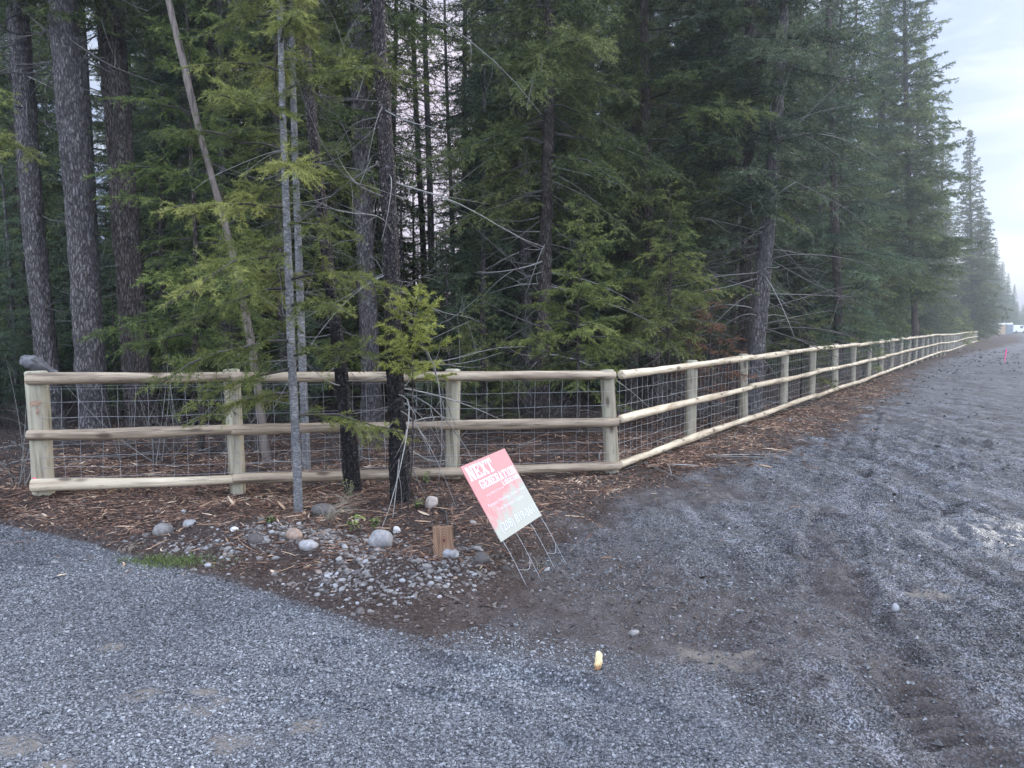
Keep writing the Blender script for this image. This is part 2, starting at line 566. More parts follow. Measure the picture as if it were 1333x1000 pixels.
TRACKS = [   # px polyline, half width, depth, lug period, lug amplitude
    ([(1330, 1040), (1240, 935), (1150, 850), (1095, 775), (1083, 700), (1098, 640), (1115, 580), (1132, 535)], 0.20, 0.035, 0.127, 0.0135),
    ([(960, 860), (985, 780), (1010, 700), (1030, 640), (1080, 580)], 0.17, 0.012, 0.138, 0.0121),
    ([(1400, 860), (1290, 780), (1220, 715), (1205, 660), (1215, 600), (1240, 540)], 0.26, 0.022, 0.138, 0.0135),
    ([(1290, 610), (1268, 560), (1258, 525), (1275, 500)], 0.12, 0.03, 0.207, 0.0081),
    ([(1262, 610), (1245, 560), (1237, 525), (1250, 490)], 0.12, 0.03, 0.207, 0.0081),
    ([(930, 690), (1010, 620), (1100, 560), (1180, 500), (1230, 470), (1262, 455)], 0.22, 0.012, 0.184, 0.0160),
    ([(1010, 740), (1110, 640), (1180, 560), (1225, 505), (1262, 467)], 0.18, 0.009, 0.184, 0.0150),
    ([(200, 880), (330, 884), (440, 893), (520, 907), (620, 930), (740, 985)], 0.13, 0.045, 0.3, 0.003),
    ([(430, 846), (560, 868), (650, 880), (760, 905), (900, 960)], 0.16, 0.03, 0.3, 0.003),
    ([(1420, 700), (1330, 690), (1270, 672), (1235, 650)], 0.22, 0.015, 0.115, 0.0135),
]
TRACKS_W = [(smooth_pts(poly_px(p)), hw, d, per, amp) for p, hw, d, per, amp in TRACKS]

def ground_z(x, y, fine=True):
    x = np.asarray(x, float)
    y = np.asarray(y, float)
    z = 0.012 * fnoise(x, y, 1.2, 5, 3)
    bed = inpoly(x, y, BED_POLY)
    de, _, _ = pdist(x, y, BED_EDGE)
    b = np.where(bed, np.clip(de / 0.55, 0, 1), 0)
    z = z - 0.02 + b * (0.05 + 0.10 * fnoise(x, y, 0.8, 11, 4)) 
    # low earth bank behind the pebbles
    bank = np.exp(-((de - 0.8) / 0.55) ** 2) * np.where(bed, 1, 0) * np.clip((9.0 - y) / 2, 0, 1) * np.clip((1.2 - x) / 1, 0, 1)
    z = z + 0.06 * bank
    z = z + np.where(bed, np.clip((-x - 2.5) / 2, 0, 1) * -0.025, 0)
    # forest floor roughness
    far = np.clip((y - 11) / 6, 0, 1) * np.where(bed, 1, 0)
    z = z + far * 0.35 * fnoise(x, y, 6.0, 21, 2) * np.clip(de / 6, 0, 1)
    road = (~bed) & (~inpoly(x, y, DRIVE_POLY))
    z = z + np.where(road, (0.030 * fnoise(x, y, 0.5, 31, 4) + 0.030 * fnoise(x, y, 0.13, 37, 2)) * np.clip(pdist(x, y, DRIVE_EDGE)[0] / 0.5, 0, 1), 0.008 * fnoise(x, y, 0.3, 41, 2))
    if fine:
        m = (y < 60) & (x > -6) & (~bed)
        if m.any():
            xm, ym = x[m], y[m]
            zz = np.zeros(xm.shape)
            mod = np.clip(0.6 + 2.0 * fnoise(xm, ym, 0.35, 51, 3), 0.0, 1.4)
            for pts, hw, dep, per, amp in TRACKS_W:
                d, a, s = pdist(xm, ym, pts)
                q = d / hw
                ins = np.clip((1.15 - q) / 0.3, 0, 1)
                dep, amp = dep * 1.35, amp * 1.3
                zz += (-dep * ins * (0.55 + 0.45 * np.clip(q, 0, 1)) + 0.35 * dep * np.exp(-((q - 1.3) / 0.2) ** 2)) * mod
                zz += amp * ins * np.sin(2 * math.pi * (a + 0.25 * d) / per) * mod
            # tread prints pressed all over the road, ridges across the direction of travel
            off = pdist(xm, ym, DRIVE_EDGE)[0]
            onroad = (~inpoly(xm, ym, DRIVE_POLY)) * np.clip(off / 0.5, 0, 1)
            w1 = np.clip(3.2 * fnoise(xm, ym, 1.1, 131, 2) + 0.15, 0, 1)
            w2 = np.clip(2.6 * fnoise(xm, ym, 0.7, 141, 2), 0, 1)
            zz += onroad * 0.018 * w1 * np.sin(2 * math.pi * ym / 0.15 + 5 * fnoise(xm, ym, 0.6, 151, 2))
            zz += onroad * 0.014 * w2 * np.sin(2 * math.pi * (0.83 * ym + 0.55 * xm) / 0.11 + 5 * fnoise(xm, ym, 0.5, 161, 2))
            zz += np.where(onroad > 0, 0.016 * onroad, 0.006) * vnoise(xm, ym, 0.055, 171)
            z[m] += zz
    return z

def gz(x, y):
    return float(ground_z(np.array([x]), np.array([y]))[0])

def silt_mask(x, y):
    silt = np.zeros(x.shape)
    for px, py, r in [(268, 895, .05), (265, 920, .07), (240, 915, .04), (308, 962, .10), (20, 965, .10), (400, 942, .07), (185, 900, .08), (290, 908, .045), (72, 988, .05), (145, 838, .06), (940, 850, .16), (1210, 770, .1)]:
        g = gp(px, py)
        silt = np.maximum(silt, np.clip(1.6 * (1.0 + 0.9 * fnoise(x, y, 0.07, 95, 2) - ((x - g.x) / (1.5 * r)) ** 2 - ((y - g.y) / r) ** 2), 0, 1))
    return silt

def build_ground():
    def axis(a0, a1, step, lo, hi, g, g2=None):
        c = list(np.arange(a0, a1 + 1e-6, step))
        s = step
        v = a1
        up = []
        while v < hi:
            s *= g
            v += s
            up.append(v)
        s = step
        v = a0
        dn = []
        while v > lo:
            s *= g2 or g
            v -= s
            dn.append(v)
        return np.array(dn[::-1] + c + up)
    xs = axis(-5.2, 5.6, 0.024, -900, 900, 1.028, 1.06)
    ys = axis(2.3, 10.5, 0.022, -60, 1500, 1.013, 1.08)
    X, Y = np.meshgrid(xs, ys)
    x, y = X.ravel(), Y.ravel()
    z = ground_z(x, y)
    nx, ny = len(xs), len(ys)
    idx = np.arange(nx * ny).reshape(ny, nx)
    q = np.stack([idx[:-1, :-1], idx[:-1, 1:], idx[1:, 1:], idx[1:, :-1]], -1).reshape(-1, 4)
    drive = inpoly(x, y, DRIVE_POLY)
    dd, _, _ = pdist(x, y, DRIVE_EDGE)
    sd = np.where(drive, dd, -dd)
    a_drive = np.clip(0.5 + sd / (0.10 + 0.3 * np.clip((x + 0.6) / 1.4, 0, 1)) + 0.9 * fnoise(x, y, 0.25, 61, 3) * np.exp(-np.abs(sd) / 0.3), 0, 1)
    a_drive = np.where(np.abs(sd) > 1.5, drive * 1.0, a_drive)
    bed = inpoly(x, y, BED_POLY)
    bd, _, _ = pdist(x, y, BED_EDGE)
    sb = np.where(bed, bd, -bd)
    a_bed = np.clip(0.6 + sb / (0.10 + 0.4 * np.clip((x + 1.0) / 1.2, 0, 1)) + (0.6 + np.clip((x + 1.0) / 1.2, 0, 1)) * fnoise(x, y, 0.4, 71, 4) * np.exp(-np.abs(sb) / 1.2), 0, 1)
    wet = np.exp(-(((x - 4.2) / 0.8) ** 2 + ((y - 5.95) / 0.6) ** 2)) + 0.9 * np.exp(-(((x - 1.75) / 0.35) ** 2 + ((y - 7.55) / 0.13) ** 2))
    wet = np.clip(wet * 1.3 + 0.25 * fnoise(x, y, 0.3, 81, 2), 0, 1) * (wet > 0.1)
    silt = silt_mask(x, y)
    g1, g2 = gp(745, 770), gp(1000, 800)
    g3 = gp(850, 640)
    mud = 1.2 * np.exp(-((x - g1.x) / 0.95) ** 2 - ((y - g1.y) / 1.1) ** 2) + 0.8 * np.exp(-((x - g2.x) / 1.0) ** 2 - ((y - g2.y) / 0.6) ** 2) + np.exp(-((x - g3.x) / 1.1) ** 2 - ((y - g3.y) / 0.6) ** 2)
    d1 = pdist(x, y, TRACKS_W[0][0])[0]
    mud = np.maximum(mud, 0.95 * np.exp(-(d1 / 0.24) ** 2) * np.clip((6.5 - y) / 1.5, 0, 1))
    mud = np.clip(mud * 1.2 + 0.8 * mud * fnoise(x, y, 0.4, 97, 3), 0, 1)
    V = np.stack([x, y, z], 1)
    fc_b = bed[q].sum(1) >= 2
    fc_d = (drive[q].sum(1) >= 2) & ~fc_b
    at = {'a_drive': a_drive, 'a_bed': a_bed, 'a_wet': wet, 'a_silt': silt, 'a_mud': mud}
    m, n, b, out = new_mat('ground')
    geo = n.nodes.new('ShaderNodeNewGeometry')
    pos = geo.outputs['Position']
    def noise(scale, detail=4.0, rough=0.6):
        t = nd(n, 'ShaderNodeTexNoise', i_Scale=scale, i_Detail=detail, i_Roughness=rough)
        n.links.new(pos, t.inputs['Vector'])
        return t.outputs[0]
    def voro(scale):
        t = nd(n, 'ShaderNodeTexVoronoi', i_Scale=scale)
        n.links.new(pos, t.inputs['Vector'])
        return t
    v1, v2, v3 = voro(75.0), voro(140.0), voro(28.0)
    big = noise(0.9, 5.0)
    mid = noise(6.0, 5.0)
    sep = n.nodes.new('ShaderNodeSeparateColor')
    n.links.new(v1.outputs['Color'], sep.inputs[0])
    gr = ramp(n, [(0.0, (0.045, 0.045, 0.047)), (0.45, (0.135, 0.137, 0.142)), (0.8, (0.24, 0.243, 0.25)), (1.0, (0.42, 0.42, 0.43))])
    n.links.new(sep.outputs[0], gr.inputs[0])
    gcol = mixc(n, mth(n, 'MULTIPLY', v1.outputs['Distance'], 1.1, True), gr.outputs[0], (0.035, 0.036, 0.04))
    rr = ramp(n, [(0.0, (0.024, 0.023, 0.023)), (0.5, (0.078, 0.078, 0.081)), (1.0, (0.25, 0.25, 0.26))])
    sep2 = n.nodes.new('ShaderNodeSeparateColor')
    n.links.new(v2.outputs['Color'], sep2.inputs[0])
    n.links.new(sep2.outputs[0], rr.inputs[0])
    bigr = ramp(n, [(0.35, (0.75, 0.72, 0.70)), (0.65, (1.2, 1.22, 1.25))])
    n.links.new(mid, bigr.inputs[0])
    rcol = mixc(n, 1.0, rr.outputs[0], bigr.outputs[0], 'MULTIPLY')
    # brown mud showing through the road
    mudf = mth(n, 'MULTIPLY', mth(n, 'SUBTRACT', big, 0.5), 3.0, True)
    rcol = mixc(n, mth(n, 'MULTIPLY', mudf, 0.55), rcol, (0.075, 0.058, 0.05))
    sr = ramp(n, [(0.25, (0.016, 0.011, 0.009)), (0.5, (0.045, 0.031, 0.025)), (0.75, (0.10, 0.07, 0.056))])
    n.links.new(noise(38.0, 6.0, 0.7), sr.inputs[0])
    scol = mixc(n, 0.5, sr.outputs[0], mixc(n, 1.0, sr.outputs[0], bigr.outputs[0], 'MULTIPLY'))
    # long streaks and tan patches along the road
    mps = n.nodes.new('ShaderNodeMapping')
    mps.inputs['Rotation'].default_value = (0, 0, math.atan2(0.66, 1.0))
    mps.inputs['Scale'].default_value = (2.2, 0.35, 1)
    n.links.new(pos, mps.inputs[0])
    st = nd(n, 'ShaderNodeTexNoise', i_Scale=1.6, i_Detail=8.0, i_Roughness=0.7, i_Distortion=0.4)
    n.links.new(mps.outputs[0], st.inputs['Vector'])
    str_ = ramp(n, [(0.32, (0.36, 0.34, 0.33)), (0.5, (0.80, 0.79, 0.78)), (0.68, (1.35, 1.35, 1.35))])
    n.links.new(st.outputs[0], str_.inputs[0])
    rcol = mixc(n, 1.0, rcol, str_.outputs[0], 'MULTIPLY')
    rcol = mixc(n, mth(n, 'MULTIPLY', attr(n, 'a_mud'), 0.75), rcol, mixc(n, 1.0, (0.058, 0.046, 0.040), bigr.outputs[0], 'MULTIPLY'))
    c = mixc(n, attr(n, 'a_drive'), rcol, gcol)
    c = mixc(n, attr(n, 'a_bed'), c, scol)
    c = mixc(n, mth(n, 'MULTIPLY', attr(n, 'a_silt'), 0.75), c, (0.17, 0.145, 0.12))
    c = mixc(n, mth(n, 'MULTIPLY', attr(n, 'a_wet'), 0.45), c, (0.03, 0.03, 0.032))
    n.links.new(c, b.inputs['Base Color'])
    ro = n.nodes.new('ShaderNodeMath'); ro.operation = 'MULTIPLY_ADD'
    n.links.new(attr(n, 'a_wet'), ro.inputs[0])
    ro.inputs[1].default_value = -0.45
    rbase = n.nodes.new('ShaderNodeMapRange')
    n.links.new(attr(n, 'a_bed'), rbase.inputs[0])
    rbase.inputs['To Min'].default_value = 0.78
    rbase.inputs['To Max'].default_value = 0.9
    n.links.new(rbase.outputs[0], ro.inputs[2])
    n.links.new(ro.outputs[0], b.inputs['Roughness'])
    n.links.new(mth(n, 'ADD', mth(n, 'MULTIPLY', attr(n, 'a_wet'), 0.4), 0.14), b.inputs['Specular IOR Level'])
    h = mth(n, 'ADD', mth(n, 'MULTIPLY', mth(n, 'SUBTRACT', 1.0, v1.outputs['Distance']), 0.7), mth(n, 'MULTIPLY', noise(55.0, 5.0, 0.7), 1.0))
    h = mth(n, 'ADD', h, mth(n, 'MULTIPLY', mth(n, 'SUBTRACT', 1.0, v3.outputs['Distance']), 0.6))
    bump(n, b, h, 0.8, 0.014)
    for name, mask in (('driveway', fc_d), ('gravel_road', ~fc_b & ~fc_d), ('forest_floor', fc_b)):
        f = q[mask]
        used = np.unique(f)
        re = np.full(len(V), -1, np.int64)
        re[used] = np.arange(len(used))
        me = npmesh(name, V[used], re[f], {k: a[used] for k, a in at.items()})
        tag(link(name, me, m), kind='structure')
build_ground()
exec_stage = 1

# ------------------------------------------------------------------ fences
rng = np.random.default_rng(7)
def pole_mesh(L, r0, r1, axis, seed, round_ends=0.02, sides=20, K=None):
    """peeled pole along +axis from 0 to L with a slightly uneven outline and rounded ends"""
    g = np.random.default_rng(seed)
    K = K or max(6, int(L / 0.18))
    t = np.linspace(0, 1, K)
    s = t * L
    rad = r0 + (r1 - r0) * t + 0.0035 * np.convolve(g.normal(size=K + 4), np.ones(5) / 2.2, 'valid')
    wob = 0.010 * np.sin(t * 3.1 * g.uniform(0.6, 1.4) + g.uniform(0, 6)) * min(1, L / 2)
    wob2 = 0.006 * np.sin(t * 5.3 + g.uniform(0, 6)) * min(1, L / 2)
    e = round_ends
    s = np.concatenate([[0, 0.0], [e * 0.3, e], s[1:-1], [L - e, L - e * 0.3], [L, L]])
    rad = np.concatenate([[0.004, rad[0] * 0.80], [rad[0] * 0.93, rad[0]], rad[1:-1], [rad[-1], rad[-1] * 0.93], [rad[-1] * 0.80, 0.004]])
    wob = np.concatenate([[wob[0]] * 4, wob[1:-1], [wob[-1]] * 4])
    wob2 = np.concatenate([[wob2[0]] * 4, wob2[1:-1], [wob2[-1]] * 4])
    a = np.arange(sides) * 2 * math.pi / sides
    lob = 1 + 0.025 * np.cos(2 * a + g.uniform(0, 6)) + 0.02 * np.cos(3 * a + g.uniform(0, 6))
    y = wob[:, None] + rad[:, None] * lob[None] * np.cos(a)[None]
    z = wob2[:, None] + rad[:, None] * lob[None] * np.sin(a)[None]
    x = np.repeat(s[:, None], sides, 1)
    V = np.stack([x, y, z], -1)
    if axis == 2:
        V = np.stack([y, z, x], -1)
    n = len(s)
    idx = np.arange(n * sides).reshape(n, sides)
    q = np.stack([idx[:-1], np.roll(idx, -1, 1)[:-1], np.roll(idx, -1, 1)[1:], idx[1:]], -1).reshape(-1, 4)
    F = [q[:, ::-1] if axis == 0 else q[:, ::-1], idx[0][None, :], idx[-1][None, ::-1]]
    return npmesh('pole', V.reshape(-1, 3), F)

def place_pole(name, p0, p1, r0, r1, mat, parent, seed, axis=0, ends=0.02):
    p0, p1 = Vector(p0), Vector(p1)
    d = p1 - p0
    me = pole_mesh(d.length, r0, r1, axis, seed, ends)
    me.name = name
    o = link(name, me, mat, parent)
    q = d.normalized().to_track_quat('X' if axis == 0 else 'Z', 'Z' if axis == 0 else 'Y')
    o.rotation_mode = 'QUATERNION'
    o.rotation_quaternion = q
    o.location = p0 - parent.location
    return o

def wire_mesh(name, pa, pb, parent, top, bot, seed, step=0.152, rad=0.0015, sag=0.012):
    """woven field wire from pa to pb (plan points), between heights bot and top (functions of t)"""
    g = np.random.default_rng(seed)
    pa, pb = np.array(pa, float), np.array(pb, float)
    L = np.linalg.norm(pb - pa)
    n = int(L / step)
    mb = MB()
    K = 9
    hs = np.array([0.0, 0.09, 0.19, 0.30, 0.42, 0.55, 0.69, 0.84, 0.97, 1.0])
    perp = np.array([-(pb - pa)[1], (pb - pa)[0]]) / L
    tt = (np.arange(n) + 0.5) / n
    P = np.zeros((n, K, 3))
    for i, t in enumerate(tt):
        zt, zb = top(t), bot(t)
        zz = np.linspace(zb, zt, K)
        w = np.cumsum(g.normal(0, sag * 0.35, K)) + g.normal(0, 0.006)
        o = g.normal(0, 0.004, K)
        P[i, :, 0] = pa[0] + (pb - pa)[0] * (t + w / L) + perp[0] * o
        P[i, :, 1] = pa[1] + (pb - pa)[1] * (t + w / L) + perp[1] * o
        P[i, :, 2] = zz
    mb.add(*tubes(P, np.full((n, K), rad), 4, False))
    KH = max(8, int(L / 0.2))
    t = np.linspace(0, 1, KH)
    Q = np.zeros((len(hs), KH, 3))
    zt = np.array([top(a) for a in t]); zb = np.array([bot(a) for a in t])
    for j, h in enumerate(hs):
        Q[j, :, 0] = pa[0] + (pb - pa)[0] * t
        Q[j, :, 1] = pa[1] + (pb - pa)[1] * t
        Q[j, :, 2] = zb + (zt - zb) * h + g.normal(0, 0.005, KH)
    mb.add(*tubes(Q, np.full((len(hs), KH), rad * 1.15), 4, False))
    me = mb.mesh(name)
    V = np.empty(len(me.vertices) * 3, np.float32)
    me.vertices.foreach_get('co', V)
    V = V.reshape(-1, 3) - np.array(parent.location)
    me.vertices.foreach_set('co', V.ravel().astype(np.float32))
    return link(name, me, M_WIRE, parent)

# short front fence -----------------------------------------------------------
PL = [(7.09, (46.5, 483), (57.5, 652), 0.088), (7.52, (302, 480.5), (309, 636), 0.074), (8.13, (589, 480.5), (590, 622), 0.077), (8.55, (790.5, 481.5), (796, 617), 0.086)]
ff = empty('rail_fence', (-1.5, 7.8, 0))
tag(ff, 'short peeled log rail fence with wire mesh facing the driveway, behind the leaning sign', 'fence')
post_xy = []
for i, (Y, a, b_, r) in enumerate(PL):
    top, bot = pt(*a, Y), pt(*b_, Y)
    d = (bot - top).normalized()
    bot = bot + d * 0.25
    place_pole('post', bot, top, r * 1.03, r, M_POST, ff, 100 + i, 2, 0.012)
    mid_ = pt(0.5 * (a[0] + b_[0]), 560, Y)
    post_xy.append((mid_.x, Y))
def fy(x):
    return float(np.interp(x, [p[0] for p in post_xy], [p[1] for p in post_xy]))
def rail_pt(px, py, off=0.115):
    # point on the fence line in front of the posts
    x = 0
    Y = 7.5
    for _ in range(6):
        p = pt(px, py, Y - off)
        Y = fy(p.x)
    return pt(px, py, Y - off)
for k, (seg, m_, r0, r1) in enumerate([
        (((34, 494), (304, 490)), M_RAIL_OLD, 0.056, 0.052), (((300, 490.5), (801, 489)), M_RAIL_OLD, 0.050, 0.051),
        (((35, 567), (304, 560)), M_RAIL_OLD, 0.053, 0.050), (((300, 560), (805, 549)), M_RAIL_OLD, 0.047, 0.051),
        (((40, 633), (306, 624)), M_RAIL, 0.053, 0.048), (((303, 624), (808, 607)), M_RAIL_OLD, 0.047, 0.053)]):
    place_pole('rail', rail_pt(*seg[0]), rail_pt(*seg[1]), r0, r1, m_, ff, 200 + k)
for i in range(3):
    pa, pb = post_xy[i], post_xy[i + 1]
    wire_mesh('wire_mesh', (pa[0], pa[1] - 0.085), (pb[0], pb[1] - 0.085), ff,
              lambda t: 1.10, lambda t, i=i: (0.17, 0.13, 0.10, 0.06)[i] * (1 - t) + (0.17, 0.13, 0.10, 0.06)[i + 1] * t, 300 + i, sag=0.02)
# stamps of ink and marker paint on the left end post
Yp = 7.09
for nm, pxs, col in (('ink_stamp', [(47.5, 521, 59.5, 527), (55, 530, 58, 537)], (0.27, 0.17, 0.11)), ('paint_mark', [(47.5, 622, 57.5, 629), (50.5, 619.5, 55.5, 621.8)], (0.75, 0.09, 0.18))):
    mb = MB()
    for q, (x0, y0, x1, y1) in enumerate(pxs):
        n_ = 7
        for k in range(n_):
            xa, xb = x0 + (x1 - x0) * k / n_, x0 + (x1 - x0) * (k + 1) / n_
            j0, j1 = rng.uniform(-0.8, 0.8, 2)
            P4 = []
            for (xx, yy) in ((xa, y1 + j1), (xb, y1 + j1), (xb, y0 + j0), (xa, y0 + j0)):
                p = pt(xx, yy, Yp)
                cx = pt(46.5 + (yy - 483) * 11 / 169.0, yy, Yp).x
                rr_ = 0.1015
                dy = math.sqrt(max(0.0004, rr_ ** 2 - (p.x - cx) ** 2))
                P4.append((p.x - ff.location.x, Yp - dy - ff.location.y, p.z - ff.location.z))
            mb.add(P4, np.array([[0, 1, 2, 3]]))
    link(nm, mb.mesh(nm), mat_plain(nm, col, 0.8, 0, 60, 0.35), ff)

# long side fence -----------------------------------------------------------
CX, CY = post_xy[3]
FS = 0.66
_k_y = [8.55, 10.07, 12.67, 16.84, 21.2, 31.8, 41.85, 52, 62, 79.6, 90]
_k_t = [1.105, 1.117, 1.13, 1.16, 1.14, 1.19, 1.19, 1.10, 1.15, 1.10, 1.1]
_k_b = [0.105, 0.125, 0.13, 0.136, 0.125, 0.187, 0.23, 0.12, 0.17, 0.14, 0.14]
def fence_x(Y):
    return CX + FS * (Y - CY)
lf = empty('rail_fence', (fence_x(30), 30, 0))
tag(lf, 'long peeled log rail fence with wire mesh running away along the muddy road', 'fence')
NP_ = 34
STEP = 2.09
nrm = Vector((1, -FS, 0)).normalized()
fpts = []
for k in range(1, NP_ + 1):
    Y = CY + STEP * k + rng.uniform(-0.06, 0.06)
    fpts.append((fence_x(Y), Y))
for k, (x, y) in enumerate(fpts):
    zt = np.interp(y, _k_y, _k_t)
    zb = np.interp(y, _k_y, _k_b)
    tx, ty = rng.normal(0, 0.012, 2)
    place_pole('post', (x, y, zb - 0.45), (x + tx, y + ty, zt + rng.uniform(0.05, 0.075)), 0.083, 0.078, M_POST, lf, 400 + k, 2, 0.012)
ends = [(CX, CY)] + [fpts[k] for k in range(1, NP_, 2)]
for j in range(len(ends) - 1):
    (xa, ya), (xb, yb) = ends[j], ends[j + 1]
    for r_i, (tab) in enumerate((_k_t, None, _k_b)):
        def hz(y):
            t_, b_ = np.interp(y, _k_y, _k_t), np.interp(y, _k_y, _k_b)
            return (t_, 0.5 * (t_ + b_) + 0.01, b_)[r_i]
        jit = rng.normal(0, 0.008, 2)
        ov = 0.06
        dvec = Vector((xb - xa, yb - ya, 0)).normalized()
        start = Vector((xa, ya, hz(ya) + jit[0])) + nrm * 0.115 + (dvec * (0.05 if j == 0 else -ov * 0.2))
        end = Vector((xb, yb, hz(yb) + jit[1])) + nrm * 0.115 + dvec * ov * 0.2
        place_pole('rail', start, end, 0.049, 0.044, M_RAIL, lf, 500 + j * 3 + r_i)
al = [(CX, CY)] + fpts
for j in range(0, 24, 4):
    a_, b_ = al[j], al[min(j + 4, len(al) - 1)]
    wire_mesh('wire_mesh', (a_[0] + nrm.x * 0.088, a_[1] + nrm.y * 0.088), (b_[0] + nrm.x * 0.088, b_[1] + nrm.y * 0.088), lf,
              lambda t, a_=a_, b_=b_: float(np.interp(a_[1] + (b_[1] - a_[1]) * t, _k_y, _k_t)),
              lambda t, a_=a_, b_=b_: float(np.interp(a_[1] + (b_[1] - a_[1]) * t, _k_y, _k_b)) - 0.09, 600 + j)

# ------------------------------------------------------------------ trees
ZUP = np.array([0, 0, 1.0])
def spawn(P0, D, L, G, N, TB, step, s0, ratio, lmin, ang, rg, pw=1.0, droop=(0.1, 0.35), lmax=9.0, jitn=0.4):
    cnt = np.maximum((L * (1 - s0) / step).astype(int), 1) * 2
    idx = np.repeat(np.arange(len(L)), cnt)
    off = np.concatenate([[0], np.cumsum(cnt)[:-1]])
    k = np.arange(len(idx)) - off[idx]
    side = np.where(k % 2 == 0, 1.0, -1.0)
    n = len(idx)
    s = s0 + (1 - s0) * np.clip((k // 2 + rg.uniform(0, 0.9, n)) / (cnt[idx] / 2), 0, 0.985)
    Li = L[idx][:, None]
    P = P0[idx] + Li * (D[idx] * s[:, None] - ZUP * (G[idx] * s * s)[:, None])
    T = unit(D[idx] - ZUP * (2 * G[idx] * s)[:, None])
    Nn = unit(N[idx] + rg.normal(0, jitn, (n, 3)))
    B = unit(np.cross(T, Nn)) * side[:, None]
    a = np.radians(ang + rg.normal(0, 9, n))[:, None]
    Dc = unit(np.cos(a) * T + np.sin(a) * B + 0.06 * rg.normal(size=(n, 3)))
    Lc = np.minimum((L[idx] * ratio * (1 - s) ** pw + lmin) * rg.uniform(0.6, 1.15, n), lmax)
    Gc = rg.uniform(droop[0], droop[1], n)
    Nc = unit(np.cross(B, Dc) * side[:, None] * np.sign((np.cross(B, Dc) * side[:, None])[:, 2:3] + 1e-6) + 0 * Dc)
    return P, Dc, Lc, Gc, Nc, np.clip(TB[idx] + rg.normal(0, 0.09, n) + 0.14 * (s - 0.5), 0, 1)

def needles(P0, D, L, G, N, TB, nlen, nwid, step, rg, flat=32.0):
    cnt = np.maximum((L / step).astype(int), 2) * 2
    idx = np.repeat(np.arange(len(L)), cnt)
    off = np.concatenate([[0], np.cumsum(cnt)[:-1]])
    k = np.arange(len(idx)) - off[idx]
    n = len(idx)
    side = np.where(k % 2 == 0, 1.0, -1.0)
    s = np.clip((k // 2 + rg.uniform(0, 1, n)) / (cnt[idx] / 2), 0, 1)
    P = P0[idx] + L[idx][:, None] * (D[idx] * s[:, None] - ZUP * (G[idx] * s * s)[:, None])
    T = unit(D[idx] - ZUP * (2 * G[idx] * s)[:, None])
    B = unit(np.cross(T, N[idx])) * side[:, None]
    psi = np.radians(rg.normal(8, flat, n))[:, None]
    be = np.radians(58 - 30 * s ** 3 + rg.normal(0, 12, n))[:, None]
    d = np.cos(be) * T + np.sin(be) * (np.cos(psi) * B + np.sin(psi) * N[idx])
    W = unit(np.cross(d, rg.normal(size=(n, 3)))) * (nwid * 0.5)
    tip = P + d * (nlen * rg.uniform(0.65, 1.15, n))[:, None]
    V = np.empty((n, 3, 3), np.float32)
    V[:, 0] = P - W
    V[:, 1] = P + W
    V[:, 2] = tip
    tone = np.clip(TB[idx] + rg.normal(0, 0.08, n) + 0.15 * (s - 0.4), 0, 1)
    return V.reshape(-1, 3), np.repeat(tone, 3)

def dead_limbs(O, AZ, LN, EL, rg, mb, tone=0.7, curl=0.35, forks=3, r0=0.010):
    """bare curved twigs with side forks, O (n,3)"""
    n = len(LN)
    K = 9
    s = np.linspace(0, 1, K)
    d = np.stack([np.cos(AZ) * np.cos(EL), np.sin(AZ) * np.cos(EL), np.sin(EL)], 1)
    pr = unit(np.cross(d, ZUP))
    c1 = rg.normal(0, curl, n)
    c2 = rg.normal(-0.1, curl, n)
    P = O[:, None, :] + LN[:, None, None] * (d[:, None, :] * s[None, :, None] + pr[:, None, :] * (c1[:, None] * s[None] ** 2)[..., None] * 0.6 + ZUP * (c2[:, None] * s[None] ** 2 + 0.12 * c1[:, None] * np.sin(5 * s)[None] * s[None])[..., None])
    rad = (r0 * (0.35 + 0.65 * np.clip(LN, 0, 1.6) / 1.6))[:, None] * (1 - 0.8 * s)[None]
    V, F = tubes(P, rad, 4, False)
    tn = np.repeat(np.clip(tone + rg.normal(0, 0.18, n), 0, 1), K * 4)
    mb.add(V, F, tn)
    # forks
    for f in range(forks):
        sel = rg.uniform(size=n) < 0.8
        if not sel.any(): continue
        ii = np.where(sel)[0]
        k = rg.integers(2, K - 2, len(ii))
        o = P[ii, k]
        t = unit(P[ii, k + 1] - P[ii, k])
        dd = unit(t + 0.9 * rg.normal(size=(len(ii), 3)) * np.array([1, 1, 0.6]))
        ll = LN[ii] * rg.uniform(0.15, 0.45, len(ii))
        S = np.linspace(0, 1, 5)
        be = unit(rg.normal(size=(len(ii), 3)))
        Q = o[:, None] + ll[:, None, None] * (dd[:, None] * S[None, :, None] + be[:, None] * (S[None, :, None] ** 2) * 0.3)
        rd = (rad[ii, k] * 0.7)[:, None] * (1 - 0.75 * S)[None]
        V, F = tubes(Q, rd, 3, False)
        mb.add(V, F, np.repeat(np.clip(tone + rg.normal(0, 0.18, len(ii)), 0, 1), 15))

